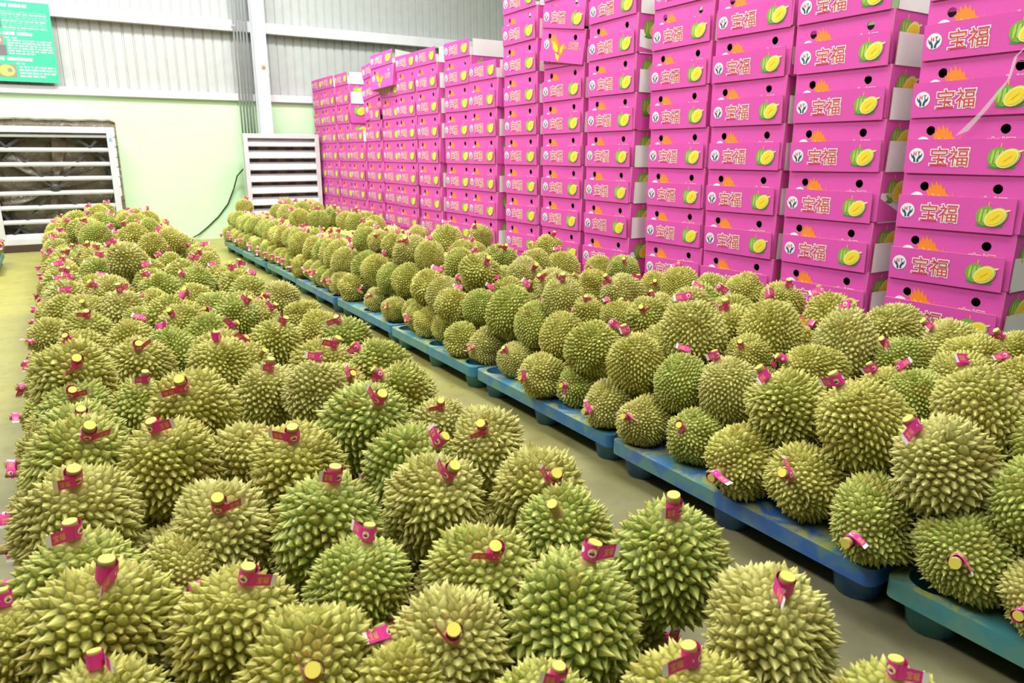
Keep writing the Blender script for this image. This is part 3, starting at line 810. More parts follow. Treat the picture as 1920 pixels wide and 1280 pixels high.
# x, y, z of each fruit, its radius and the way its stem points
DURIANS = [
 ('L',1,0.924,0.679,0.410,0.117,-0.10,-0.23,0.97,1,1),('L',1,0.669,0.886,0.410,0.119,0.25,-0.01,0.97,1,1),('L',1,0.932,0.926,0.420,0.118,-0.14,-0.16,0.98,1,1),
 ('L',1,0.462,0.961,0.390,0.107,-0.23,-0.65,0.73,1,1),('L',1,0.599,1.096,0.400,0.112,-0.05,-0.57,0.82,1,1),('L',1,0.853,1.163,0.390,0.108,-0.47,-0.28,0.84,1,1),
 ('L',1,0.649,1.402,0.415,0.120,0.03,-0.57,0.82,1,1),('L',1,0.888,1.332,0.410,0.118,-0.13,-0.73,0.67,1,1),('L',1,0.392,1.205,0.390,0.105,0.25,0.05,0.97,1,1),
 ('L',1,0.159,1.177,0.400,0.112,0.22,-0.22,0.95,1,1),('L',1,0.239,1.006,0.400,0.112,-0.12,-0.76,0.64,1,1),('L',1,-0.036,1.276,0.420,0.123,0.18,-0.17,0.97,1,1),
 ('L',1,-0.046,1.108,0.375,0.095,0.01,0.17,0.99,1,1),('L',1,0.204,1.543,0.405,0.117,-0.05,-0.54,0.84,1,1),('L',1,-0.057,1.696,0.425,0.127,0.04,-0.42,0.90,1,1),
 ('L',1,-0.063,1.442,0.405,0.118,0.03,-0.11,0.99,1,1),('L',1,0.152,1.898,0.425,0.126,-0.20,-0.18,0.96,1,1),('L',1,-0.047,2.069,0.430,0.130,0.23,-0.62,0.75,1,1),
 ('L',1,0.398,1.419,0.415,0.121,0.12,-0.22,0.97,1,1),('L',1,0.422,1.717,0.425,0.126,-0.14,-0.36,0.92,1,1),('L',1,0.339,1.938,0.390,0.107,0.56,-0.42,0.71,1,1),
 ('L',1,0.656,1.871,0.445,0.132,0.08,-0.63,0.77,1,1),('L',1,0.683,1.617,0.415,0.122,0.40,-0.57,0.72,1,1),('L',1,0.927,1.644,0.410,0.116,-0.41,-0.51,0.76,1,1),
 ('L',1,0.243,2.163,0.470,0.132,-0.17,-0.59,0.79,1,1),('L',1,-0.042,2.561,0.405,0.115,-0.03,-0.56,0.82,1,1),('L',1,-0.041,2.292,0.410,0.119,0.12,-0.52,0.84,1,1),
 ('L',1,-0.037,2.698,0.480,0.132,0.12,-0.76,0.64,1,1),('L',1,0.141,2.538,0.390,0.105,0.14,-0.26,0.95,1,1),('L',1,0.516,2.431,0.400,0.114,0.05,-0.31,0.95,1,1),
 ('L',1,0.178,2.973,0.415,0.123,-0.04,-0.62,0.78,1,1),('L',1,0.320,3.260,0.390,0.108,-0.22,0.61,0.76,0,1),('L',1,0.464,3.032,0.405,0.117,0.73,-0.37,0.57,1,1),
 ('L',1,0.543,2.902,0.385,0.102,0.48,-0.61,0.63,1,1),('L',1,0.479,3.338,0.410,0.118,0.76,-0.40,0.52,1,1),('L',1,0.708,3.101,0.405,0.115,0.24,-0.39,0.89,1,1),
 ('L',1,0.762,2.612,0.420,0.123,0.32,-0.40,0.86,1,1),('L',1,0.736,2.381,0.395,0.108,0.29,-0.66,0.69,1,1),('L',1,0.931,3.212,0.410,0.107,-0.25,-0.97,0.05,1,1),
 ('L',1,0.953,2.877,0.440,0.112,-0.38,-0.20,0.90,1,1),('L',1,0.939,2.464,0.430,0.113,-0.68,0.18,0.71,1,1),('L',1,0.926,2.213,0.400,0.110,-0.71,0.13,0.69,1,1),
 ('L',1,0.922,1.936,0.375,0.095,-0.19,-0.48,0.86,1,1),('L',1,0.771,3.696,0.390,0.107,0.50,-0.57,0.65,1,1),('L',1,0.764,4.063,0.385,0.102,0.69,-0.52,0.50,1,1),
 ('L',1,0.949,3.514,0.415,0.100,0.42,-0.87,0.28,1,1),('L',1,0.967,3.993,0.435,0.099,-0.88,-0.32,0.35,1,1),('L',1,0.629,4.118,0.390,0.107,-0.45,-0.86,0.26,1,1),
 ('L',1,0.572,4.364,0.395,0.111,-0.38,-0.67,0.64,1,1),('L',1,0.468,3.933,0.380,0.100,0.09,0.60,0.79,0,1),('L',1,0.406,4.093,0.385,0.100,0.46,-0.63,0.62,1,0),
 ('L',1,0.271,3.970,0.380,0.096,0.58,-0.81,-0.10,1,1),('L',1,0.206,4.172,0.410,0.119,-0.07,-0.30,0.95,1,1),('L',1,0.189,3.585,0.385,0.103,0.53,0.43,0.73,0,1),
 ('L',1,0.365,4.426,0.385,0.101,-0.59,-0.38,0.72,1,1),('L',1,0.024,3.767,0.400,0.115,0.09,-0.54,0.83,1,1),('L',1,-0.121,3.902,0.380,0.094,-0.72,-0.69,0.03,1,1),
 ('L',1,-0.005,3.389,0.395,0.110,-0.34,-0.52,0.78,1,1),('L',1,-0.047,4.405,0.390,0.107,0.18,0.18,0.97,0,1),('L',1,0.047,4.274,0.395,0.108,-0.12,-0.74,0.67,1,1),
 ('L',1,-0.061,4.844,0.395,0.110,-0.06,0.49,0.87,0,1),('L',1,0.098,4.929,0.400,0.111,0.29,0.61,0.74,0,1),('L',1,0.702,0.630,0.390,0.107,-0.11,0.01,0.99,1,1),
 ('L',1,0.925,0.463,0.385,0.097,0.03,0.03,1.00,1,1),('L',1,0.502,0.736,0.375,0.094,0.11,-0.19,0.98,1,1),('L',1,-0.169,1.300,0.390,0.092,0.05,0.18,0.98,0,1),
 ('L',1,0.117,1.484,0.365,0.088,0.08,-0.98,0.18,1,1),('L',1,0.358,0.913,0.375,0.092,-0.04,0.68,0.74,0,1),('R',0,1.808,0.786,0.240,0.125,-0.92,-0.27,0.29,1,1),
 ('R',0,1.784,1.010,0.235,0.124,-0.98,-0.19,0.01,1,1),('R',0,1.813,1.240,0.245,0.125,-0.90,-0.08,0.43,1,1),('R',0,1.789,1.462,0.240,0.125,-1.00,-0.05,-0.08,1,1),
 ('R',0,1.830,1.725,0.220,0.107,-0.80,-0.19,0.57,1,1),('R',0,1.791,1.953,0.215,0.104,-0.90,-0.21,0.39,1,1),('R',0,1.799,2.169,0.220,0.108,-0.99,-0.14,-0.00,1,1),
 ('R',0,1.851,2.444,0.210,0.099,-0.93,-0.23,0.27,1,1),('R',0,1.777,2.620,0.220,0.109,-0.97,-0.19,0.16,1,1),('R',0,1.827,2.941,0.210,0.098,-0.70,-0.22,0.68,1,1),
 ('R',0,1.842,3.251,0.215,0.105,-0.95,-0.29,0.11,0,1),('R',0,1.782,3.436,0.215,0.103,-0.14,-0.99,-0.08,1,1),('R',0,1.853,3.776,0.200,0.089,-0.21,-0.87,-0.44,1,1),
 ('R',0,1.812,3.933,0.210,0.097,-0.03,-0.97,-0.24,1,1),('R',0,1.870,4.241,0.210,0.097,-0.89,-0.46,0.04,1,1),('R',0,1.809,4.443,0.205,0.092,-0.81,-0.51,0.30,1,1),
 ('R',0,1.828,4.798,0.205,0.094,-0.70,-0.49,0.51,1,1),('R',0,1.807,5.255,0.225,0.113,0.08,-0.99,-0.07,1,1),('R',1,1.892,0.700,0.385,0.113,0.59,0.02,0.81,0,1),
 ('R',1,1.845,0.881,0.420,0.131,-0.45,0.44,0.78,1,1),('R',1,1.912,1.152,0.430,0.132,-0.37,0.39,0.84,1,1),('R',1,1.902,1.405,0.410,0.128,-0.44,0.40,0.80,1,1),
 ('R',1,1.950,1.697,0.390,0.116,-0.29,0.30,0.91,1,1),('R',1,1.893,1.883,0.375,0.104,0.56,0.32,0.77,0,1),('R',1,1.870,2.099,0.400,0.123,-0.27,0.24,0.93,1,1),
 ('R',1,1.881,2.406,0.390,0.116,0.57,-0.25,0.78,0,1),('R',1,1.925,2.696,0.375,0.108,0.59,0.12,0.80,0,1),('R',1,1.936,2.936,0.380,0.112,0.56,0.33,0.76,0,1),
 ('R',1,1.928,3.163,0.410,0.128,0.59,-0.12,0.80,0,1),('R',1,1.929,3.472,0.375,0.107,0.59,0.08,0.80,0,1),('R',1,1.825,3.616,0.370,0.106,0.56,0.30,0.77,0,1),
 ('R',1,1.960,4.261,0.370,0.104,0.58,-0.18,0.79,0,0),('R',1,1.942,4.520,0.380,0.109,0.59,0.07,0.80,0,1),('R',1,1.898,4.695,0.370,0.100,0.58,0.21,0.79,0,1),
 ('R',1,1.910,5.028,0.385,0.114,0.58,0.16,0.80,0,1),('R',1,2.152,4.400,0.375,0.105,0.59,0.03,0.81,0,0),('R',1,2.059,5.709,0.385,0.114,0.59,-0.14,0.80,0,0),
 ('R',1,1.869,5.618,0.375,0.107,0.59,0.05,0.81,0,1),('R',2,2.074,0.924,0.510,0.123,0.04,0.48,0.88,0,1),('R',2,2.198,1.165,0.465,0.096,0.03,0.65,0.76,0,1),
 ('R',2,2.427,1.161,0.480,0.108,-0.77,-0.60,0.21,1,1),('R',2,2.509,1.407,0.470,0.100,-0.67,0.21,0.72,1,1),('R',2,2.442,1.590,0.510,0.124,0.41,0.34,0.85,0,1),
 ('R',2,2.322,1.835,0.515,0.126,0.25,0.33,0.91,0,1),('R',2,2.118,1.474,0.475,0.105,-0.75,0.50,0.43,1,1),('R',2,2.062,1.995,0.515,0.126,0.12,0.40,0.91,0,1),
 ('R',2,2.478,2.160,0.490,0.111,-0.82,0.16,0.56,1,1),('R',2,2.782,2.160,0.525,0.104,-0.19,-0.39,0.90,1,1),('R',2,2.787,2.377,0.545,0.101,-0.81,-0.59,-0.08,1,1),
 ('R',2,2.800,2.605,0.510,0.102,-0.55,-0.84,-0.00,1,1),('R',2,2.784,2.821,0.515,0.104,0.32,0.39,0.87,0,1),('R',2,2.774,1.877,0.505,0.115,0.11,0.60,0.79,0,1),
 ('R',2,2.791,1.614,0.510,0.116,-0.81,0.51,0.29,1,1),('R',2,2.767,1.366,0.495,0.117,-0.56,0.47,0.68,1,1),('R',2,2.651,1.240,0.490,0.112,-0.87,-0.40,0.27,1,1),
 ('R',2,2.799,1.158,0.515,0.097,-0.60,0.39,0.70,1,1),('R',2,2.606,1.047,0.465,0.097,0.07,0.67,0.74,0,1),('R',2,2.141,1.778,0.455,0.088,-0.72,-0.19,0.67,1,1),
 ('R',2,2.202,2.420,0.475,0.104,-0.68,-0.46,0.57,1,1),('R',2,2.143,2.547,0.455,0.088,-0.13,0.61,0.78,0,1),('R',2,2.077,2.697,0.460,0.089,-0.37,-0.26,0.89,1,1),
 ('R',2,2.443,2.877,0.490,0.112,-0.72,0.04,0.69,1,1),('R',2,2.493,3.190,0.480,0.108,-0.75,0.39,0.54,1,1),('R',2,2.148,3.053,0.505,0.120,-0.78,-0.10,0.62,1,1),
 ('R',2,2.353,3.684,0.490,0.114,-0.05,-0.85,0.52,1,1),('R',2,2.792,4.095,0.565,0.102,0.14,-0.39,0.91,1,1),('R',2,2.762,3.863,0.480,0.109,0.09,0.44,0.89,0,1),
 ('R',2,2.800,3.306,0.530,0.098,-0.44,-0.58,0.69,1,1),('R',2,2.769,2.982,0.480,0.101,-0.66,-0.61,0.45,1,1),('R',2,2.796,3.534,0.510,0.088,-0.92,-0.33,0.19,1,1),
 ('R',2,2.480,4.219,0.500,0.119,-0.05,-0.67,0.74,1,1),('R',2,2.805,5.063,0.560,0.106,-0.54,-0.35,0.77,1,1),('R',2,2.458,4.955,0.550,0.132,0.28,0.48,0.83,0,1),
 ('R',2,2.042,3.691,0.525,0.128,-0.07,-0.73,0.68,1,1),('R',2,2.579,4.783,0.480,0.108,-0.88,-0.48,0.04,1,1),('R',2,2.042,4.670,0.530,0.130,-0.49,-0.54,0.68,1,1),
 ('R',2,2.181,4.658,0.465,0.094,-0.75,-0.61,0.25,1,0),('R',2,2.298,4.606,0.455,0.088,0.09,0.12,0.99,0,0),('R',2,2.263,5.986,0.495,0.115,-0.21,0.58,0.78,0,0),
 ('R',2,2.636,6.438,0.465,0.096,0.17,0.58,0.79,0,0),('R',2,2.753,6.151,0.475,0.103,-0.23,-0.97,0.10,1,1),('R',1,2.216,3.925,0.370,0.101,0.56,0.33,0.76,0,0),
 ('R',1,2.220,4.234,0.375,0.107,0.58,0.17,0.79,0,0),('R',1,2.158,2.271,0.375,0.105,0.58,-0.23,0.79,0,1),('R',1,2.139,1.985,0.365,0.097,0.59,-0.07,0.80,0,1),
 ('R',1,2.135,1.701,0.355,0.089,0.59,0.11,0.80,0,1),('L',0,-0.134,0.548,0.225,0.103,-1.00,-0.04,0.07,1,0),('L',0,0.121,0.649,0.230,0.107,-0.23,-0.01,0.97,1,0),
 ('L',0,0.404,0.630,0.230,0.113,-0.06,-0.13,0.99,1,0),('L',0,0.633,0.629,0.230,0.102,0.29,0.10,0.95,1,0),('L',0,0.863,0.527,0.225,0.105,0.91,-0.30,0.30,1,0),
 ('L',0,-0.133,0.767,0.225,0.109,-0.95,-0.19,0.23,1,0),('L',0,0.144,0.871,0.230,0.111,-0.43,-0.39,0.81,1,0),('L',0,0.373,0.860,0.230,0.112,-0.09,-0.34,0.93,1,0),
 ('L',0,0.632,0.885,0.230,0.101,0.00,-0.14,0.99,1,0),('L',0,0.875,0.760,0.225,0.108,0.96,-0.25,0.15,1,0),('L',0,-0.132,0.957,0.225,0.111,-1.00,-0.01,0.02,1,0),
 ('L',0,0.149,1.112,0.230,0.111,-0.53,-0.48,0.70,1,0),('L',0,0.401,1.095,0.230,0.112,0.21,0.33,0.92,1,1),('L',0,0.633,1.100,0.230,0.114,-0.06,0.02,1.00,1,1),
 ('L',0,0.865,0.984,0.225,0.109,0.94,-0.32,-0.08,1,1),('L',0,-0.117,1.211,0.225,0.111,-1.00,-0.03,0.07,1,0),('L',0,0.127,1.322,0.230,0.106,0.22,0.18,0.96,1,1),
 ('L',0,0.396,1.316,0.230,0.113,0.24,-0.40,0.88,1,0),('L',0,0.638,1.293,0.230,0.105,0.64,0.16,0.75,1,1),('L',0,-0.131,1.410,0.225,0.107,-0.94,-0.34,0.04,1,0),
 ('L',0,0.159,1.530,0.230,0.111,0.30,-0.56,0.77,1,0),('L',0,0.403,1.524,0.230,0.109,-0.07,0.21,0.97,1,1),('L',0,0.641,1.547,0.230,0.104,-0.02,0.55,0.84,1,1),
 ('L',0,0.876,1.419,0.225,0.107,0.90,0.04,0.43,1,1),('L',0,-0.101,1.618,0.225,0.114,-0.99,-0.12,0.05,1,0),('L',0,0.133,1.766,0.230,0.114,-0.16,-0.63,0.76,1,1),
 ('L',0,0.394,1.766,0.230,0.114,-0.57,-0.04,0.82,1,1),('L',0,0.641,1.740,0.230,0.111,-0.04,-0.01,1.00,1,1),('L',0,0.872,1.654,0.225,0.101,0.99,0.12,-0.07,1,1),
 ('L',0,-0.107,1.831,0.225,0.103,-0.96,0.02,0.28,1,0),('L',0,0.122,1.987,0.230,0.104,-0.10,0.48,0.87,1,1),('L',0,0.407,1.949,0.230,0.107,0.06,-0.37,0.93,1,0),
 ('L',0,0.647,1.985,0.230,0.105,-0.47,-0.38,0.80,1,1),('L',0,0.883,1.833,0.225,0.101,0.90,0.33,0.29,1,0),('L',0,-0.102,2.057,0.225,0.114,-0.92,-0.29,0.26,1,0),
 ('L',0,0.152,2.156,0.230,0.104,0.36,-0.53,0.77,1,0),('L',0,0.400,2.199,0.230,0.104,-0.41,-0.48,0.78,1,0),('L',0,0.637,2.150,0.230,0.100,0.62,0.13,0.78,1,0),
 ('L',0,0.874,2.082,0.225,0.109,0.93,0.30,0.20,1,0),('L',0,-0.121,2.272,0.225,0.113,-0.94,-0.27,0.20,1,1),('L',0,0.151,2.418,0.230,0.103,-0.46,-0.08,0.89,1,0),
 ('L',0,0.385,2.419,0.230,0.109,-0.28,-0.42,0.86,1,0),('L',0,0.640,2.375,0.230,0.107,0.49,-0.48,0.73,1,0),('L',0,0.852,2.289,0.225,0.107,0.98,-0.07,0.17,1,0),
 ('L',0,-0.124,2.539,0.225,0.100,-0.96,0.04,0.27,1,1),('L',0,0.137,2.638,0.230,0.111,0.25,-0.64,0.72,1,0),('L',0,0.388,2.597,0.230,0.109,0.38,-0.56,0.73,1,0),
 ('L',0,0.634,2.603,0.230,0.104,0.37,-0.33,0.87,1,0),('L',0,0.851,2.526,0.225,0.108,0.94,0.00,0.34,1,0),('L',0,-0.123,2.750,0.225,0.107,-0.95,-0.30,0.01,1,1),
 ('L',0,0.154,2.807,0.230,0.107,0.13,-0.73,0.67,1,0),('L',0,0.374,2.845,0.230,0.110,0.25,0.72,0.65,1,0),('L',0,0.633,2.853,0.230,0.106,0.23,-0.53,0.82,1,0),
 ('L',0,0.883,2.718,0.225,0.111,0.97,-0.23,-0.05,1,0),('L',0,-0.113,2.970,0.225,0.106,-0.93,-0.36,-0.06,1,1),('L',0,0.147,3.025,0.230,0.110,-0.50,0.21,0.84,1,0),
 ('L',0,0.397,3.025,0.230,0.104,-0.37,-0.11,0.92,1,0),('L',0,0.647,3.065,0.230,0.101,-0.68,-0.36,0.64,1,0),('L',0,0.853,2.935,0.225,0.111,0.87,0.28,0.41,1,0),
 ('L',0,-0.135,3.182,0.225,0.101,-0.97,-0.17,0.20,1,1),('L',0,0.138,3.279,0.230,0.110,-0.08,-0.13,0.99,1,0),('L',0,0.405,3.283,0.230,0.107,0.43,0.43,0.80,1,0),
 ('L',0,0.632,3.260,0.230,0.112,0.45,0.05,0.89,1,0),('L',0,0.857,3.152,0.225,0.105,1.00,-0.05,-0.04,1,0),('L',0,-0.099,3.375,0.225,0.109,-0.99,0.08,0.07,1,0),
 ('L',0,0.159,3.497,0.230,0.108,0.59,-0.11,0.80,1,0),('L',0,0.399,3.467,0.230,0.107,0.07,-0.43,0.90,1,0),('L',0,0.638,3.461,0.230,0.108,0.11,-0.20,0.97,1,0),
 ('L',0,0.878,3.411,0.225,0.114,0.90,-0.23,0.37,1,0),('L',0,-0.123,3.608,0.225,0.109,-0.93,-0.32,0.20,1,1),('L',0,0.124,3.685,0.230,0.110,-0.07,-0.70,0.71,1,0),
 ('L',0,0.382,3.705,0.230,0.103,0.18,-0.38,0.91,1,0),('L',0,0.636,3.706,0.230,0.107,0.05,-0.51,0.86,1,0),('L',0,0.856,3.614,0.225,0.114,0.85,0.32,0.42,1,0),
 ('L',0,-0.110,3.847,0.225,0.105,-0.97,-0.08,0.24,1,0),('L',0,0.121,3.911,0.230,0.110,-0.03,0.27,0.96,1,0),('L',0,0.382,3.900,0.230,0.107,-0.37,0.47,0.80,1,0),
 ('L',0,0.622,3.942,0.230,0.113,0.59,-0.22,0.78,1,0),('L',0,0.856,3.847,0.225,0.107,0.99,0.11,0.03,1,0),('L',0,-0.127,4.032,0.225,0.109,-0.98,-0.10,0.14,1,1),
 ('L',0,0.128,4.135,0.230,0.102,0.46,-0.11,0.88,1,0),('L',0,0.402,4.130,0.230,0.109,-0.23,-0.46,0.86,1,0),('L',0,0.635,4.146,0.230,0.100,-0.20,0.12,0.97,1,0),
 ('L',0,0.880,4.049,0.225,0.111,0.91,0.34,0.23,1,0),('L',0,-0.114,4.226,0.225,0.107,-0.93,-0.37,0.09,1,0),('L',0,0.125,4.347,0.230,0.106,0.12,0.64,0.76,1,0),
 ('L',0,0.401,4.329,0.230,0.106,0.15,0.17,0.97,1,0),('L',0,0.648,4.382,0.230,0.106,0.48,0.32,0.82,1,0),('L',0,0.887,4.279,0.225,0.111,0.98,-0.17,-0.08,1,0),
 ('L',0,-0.120,4.459,0.225,0.104,-0.95,-0.16,0.26,1,0),('L',0,0.135,4.594,0.230,0.103,-0.14,-0.48,0.87,1,0),('L',0,0.401,4.596,0.230,0.108,-0.42,-0.21,0.88,1,0),
 ('L',0,0.637,4.593,0.230,0.102,0.22,0.06,0.97,1,0),('L',0,0.852,4.483,0.225,0.103,0.97,0.23,-0.07,1,0),('L',0,-0.129,4.698,0.225,0.108,-0.94,-0.32,-0.04,1,0),
 ('L',0,0.158,4.764,0.230,0.108,-0.02,-0.17,0.98,1,0),('L',0,0.380,4.778,0.230,0.112,0.44,-0.22,0.87,1,0),('L',0,0.639,4.790,0.230,0.104,-0.80,-0.10,0.59,1,0),
 ('L',0,0.858,4.692,0.225,0.112,0.89,-0.26,0.38,1,0),('L',0,-0.095,4.920,0.225,0.106,-0.93,-0.28,0.25,1,0),('L',0,0.146,5.026,0.230,0.104,-0.59,-0.41,0.69,1,0),
 ('L',0,0.381,5.002,0.230,0.105,-0.01,0.01,1.00,1,0),('L',0,0.630,4.991,0.230,0.107,0.22,-0.28,0.94,1,0),('L',0,0.857,4.904,0.225,0.113,0.97,0.06,0.23,1,0),
 ('L',0,-0.133,5.146,0.225,0.103,-0.95,-0.32,0.06,1,1),('L',0,0.147,5.223,0.230,0.111,0.41,-0.16,0.90,1,0),('L',0,0.386,5.257,0.230,0.108,-0.22,0.02,0.98,1,0),
 ('L',0,0.635,5.228,0.230,0.108,-0.30,0.34,0.89,1,0),('L',0,0.860,5.125,0.225,0.109,0.91,0.28,0.31,1,0),('L',0,-0.124,5.352,0.225,0.105,-0.95,-0.15,0.28,1,0),
 ('L',0,0.157,5.430,0.230,0.104,0.16,-0.02,0.99,1,0),('L',0,0.388,5.459,0.230,0.103,-0.37,-0.22,0.90,1,0),('L',0,0.639,5.427,0.230,0.112,0.01,-0.41,0.91,1,0),
 ('L',0,0.883,5.325,0.225,0.104,0.86,-0.33,0.38,1,0),('L',0,-0.101,5.568,0.225,0.106,-0.96,0.04,0.27,1,0),('L',0,0.131,5.645,0.230,0.101,0.03,-0.08,1.00,1,0),
 ('L',0,0.409,5.682,0.230,0.114,0.47,0.03,0.88,1,0),('L',0,0.639,5.647,0.230,0.115,-0.19,-0.08,0.98,1,0),('L',0,0.865,5.582,0.225,0.105,0.93,-0.35,0.09,1,0),
 ('L',0,-0.108,5.805,0.225,0.105,-0.96,-0.15,0.23,1,0),('L',0,0.140,5.871,0.230,0.106,0.07,-0.20,0.98,1,0),('L',0,0.381,5.884,0.230,0.109,-0.20,-0.19,0.96,1,0),
 ('L',0,0.655,5.889,0.230,0.110,-0.10,-0.54,0.83,1,0),('L',0,0.857,5.770,0.225,0.103,0.89,0.28,0.36,1,0),('L',0,-0.098,5.976,0.225,0.112,-0.96,-0.28,-0.08,1,0),
 ('L',0,0.146,6.095,0.230,0.100,0.43,-0.06,0.90,1,0),('L',0,0.380,6.119,0.230,0.104,-0.11,-0.18,0.98,1,0),('L',0,0.623,6.121,0.230,0.103,-0.50,0.07,0.87,1,0),
 ('L',0,0.881,5.996,0.225,0.105,0.98,0.18,0.07,1,0),('L',0,-0.132,6.238,0.225,0.102,-0.95,-0.32,-0.06,1,1),('L',0,0.141,6.329,0.230,0.102,0.72,-0.14,0.68,1,0),
 ('L',0,0.400,6.324,0.230,0.107,-0.19,-0.51,0.84,1,0),('L',0,0.638,6.329,0.230,0.115,0.20,-0.49,0.85,1,0),('L',0,0.856,6.244,0.225,0.110,0.99,-0.08,0.11,1,0),
 ('L',0,-0.098,6.456,0.225,0.110,-0.99,-0.12,-0.08,1,0),('L',0,0.145,6.556,0.230,0.107,-0.06,-0.62,0.78,1,0),('L',0,0.398,6.509,0.230,0.110,0.27,0.63,0.73,1,0),
 ('L',0,0.636,6.561,0.230,0.105,-0.16,0.61,0.78,1,0),('L',0,0.890,6.462,0.225,0.105,0.87,0.29,0.40,1,0),('L',0,-0.102,6.665,0.225,0.105,-0.98,0.06,0.19,1,0),
 ('L',0,0.152,6.759,0.230,0.112,-0.21,-0.05,0.98,1,0),('L',0,0.886,6.680,0.225,0.109,0.91,-0.15,0.39,1,0),('L',0,-0.109,6.848,0.225,0.108,-0.95,-0.19,0.26,1,0),
 ('L',0,0.137,6.957,0.230,0.114,0.00,0.11,0.99,1,0),('L',0,0.881,6.889,0.225,0.104,0.94,-0.03,0.33,1,0),('L',0,-0.127,7.083,0.225,0.101,-0.98,0.06,0.18,1,0),
 ('L',0,0.855,7.104,0.225,0.100,0.95,-0.24,0.21,1,0),('L',0,0.864,7.298,0.225,0.102,0.99,0.09,-0.10,1,0),('L',0,-0.105,7.542,0.225,0.104,-0.99,-0.01,0.13,1,0),
 ('L',0,0.886,7.521,0.225,0.107,0.91,0.31,0.26,1,0),('L',0,-0.133,7.736,0.225,0.114,-1.00,0.05,0.01,1,1),('L',0,0.888,7.767,0.225,0.101,0.99,-0.03,0.10,1,0),
 ('L',0,0.861,7.954,0.225,0.106,0.97,-0.13,0.18,1,0),('L',0,0.862,8.186,0.225,0.111,0.96,0.27,0.04,1,0),('L',0,0.872,8.415,0.225,0.102,0.93,0.36,0.05,1,0),
 ('L',0,-0.116,8.615,0.225,0.106,-0.96,-0.27,0.03,1,0),('L',0,0.855,8.600,0.225,0.106,0.94,-0.21,0.29,1,0),('L',0,-0.127,8.828,0.225,0.102,-0.98,-0.19,-0.08,1,0),
 ('L',0,0.867,8.842,0.225,0.101,0.95,-0.21,0.23,1,0),('L',0,-0.126,9.044,0.225,0.105,-0.99,-0.10,0.09,1,0),('L',0,0.857,9.023,0.225,0.109,0.86,0.29,0.41,1,0),
 ('L',0,0.881,9.285,0.225,0.101,0.90,-0.36,0.26,1,0),('L',0,0.862,9.515,0.225,0.105,0.99,0.05,0.13,1,0),('L',0,0.858,9.689,0.225,0.101,1.00,-0.06,-0.02,1,0),
 ('L',0,0.866,9.919,0.225,0.114,0.96,0.02,0.27,1,0),('L',1,-0.070,0.505,0.396,0.121,-0.59,0.45,0.67,1,0),('L',1,0.209,0.562,0.395,0.100,0.25,-0.24,0.94,1,0),
 ('L',1,0.433,0.529,0.414,0.108,-0.66,0.22,0.72,1,0),('L',1,-0.046,0.729,0.389,0.117,0.06,0.47,0.88,1,0),('L',1,0.141,0.807,0.436,0.100,-0.39,-0.18,0.90,1,0),
 ('L',1,-0.077,0.921,0.410,0.118,-0.36,-0.33,0.87,1,0),('L',1,0.622,2.238,0.454,0.104,0.22,0.13,0.97,1,1),('L',1,0.430,2.750,0.436,0.118,-0.09,-0.05,0.99,1,1),
 ('L',1,0.629,3.501,0.458,0.112,0.41,-0.48,0.78,1,1),('L',1,0.399,3.557,0.432,0.104,-0.36,-0.59,0.72,1,1),('L',1,0.373,3.744,0.446,0.115,0.57,0.35,0.74,1,1),
 ('L',1,0.178,4.472,0.444,0.116,-0.62,-0.42,0.66,1,1),('L',1,0.876,4.409,0.402,0.113,0.37,0.39,0.85,1,1),('L',1,-0.038,4.639,0.421,0.114,0.27,0.16,0.95,1,1),
 ('L',1,0.143,4.670,0.420,0.106,-0.02,0.55,0.83,1,1),('L',1,0.432,4.623,0.428,0.112,-0.49,0.02,0.87,1,1),('L',1,0.636,4.716,0.431,0.118,-0.60,-0.35,0.72,1,1),
 ('L',1,0.853,4.590,0.428,0.111,-0.25,-0.03,0.97,1,1),('L',1,0.601,4.893,0.453,0.121,0.36,-0.07,0.93,1,1),('L',1,0.866,4.820,0.421,0.121,0.28,-0.36,0.89,1,1),
 ('L',1,0.419,4.971,0.411,0.112,-0.24,0.31,0.92,1,1),('L',1,0.608,5.110,0.406,0.113,-0.09,0.06,0.99,1,0),('L',1,0.832,5.000,0.404,0.104,-0.23,0.41,0.89,1,1),
 ('L',1,-0.045,5.208,0.408,0.115,0.22,-0.32,0.92,1,1),('L',1,0.158,5.317,0.445,0.117,0.15,-0.02,0.99,1,1),('L',1,0.426,5.230,0.449,0.104,-0.25,-0.55,0.80,1,1),
 ('L',1,0.611,5.350,0.391,0.106,0.36,0.02,0.93,1,0),('L',1,-0.035,5.425,0.401,0.121,-0.12,0.26,0.96,1,1),('L',1,0.147,5.552,0.418,0.106,-0.13,0.44,0.89,1,0),
 ('L',1,0.393,5.450,0.431,0.114,-0.22,0.29,0.93,1,0),('L',1,0.599,5.556,0.445,0.102,-0.56,0.08,0.83,1,1),('L',1,-0.046,5.637,0.418,0.109,0.10,-0.25,0.96,1,1),
 ('L',1,0.163,5.763,0.417,0.122,0.37,-0.32,0.87,1,1),('L',1,0.386,5.631,0.446,0.121,-0.42,-0.65,0.63,1,0),('L',1,0.831,5.628,0.416,0.114,-0.22,-0.46,0.86,1,1),
 ('L',1,-0.037,5.865,0.383,0.100,0.31,0.48,0.82,1,0),('L',1,0.166,5.954,0.454,0.111,0.12,-0.42,0.90,1,1),('L',1,0.611,5.916,0.413,0.112,0.13,-0.14,0.98,1,0),
 ('L',1,0.852,5.809,0.413,0.118,0.09,0.26,0.96,1,1),('L',1,-0.071,6.068,0.398,0.106,0.66,-0.30,0.69,1,1),('L',1,0.147,6.167,0.454,0.118,-0.12,-0.56,0.82,1,1),
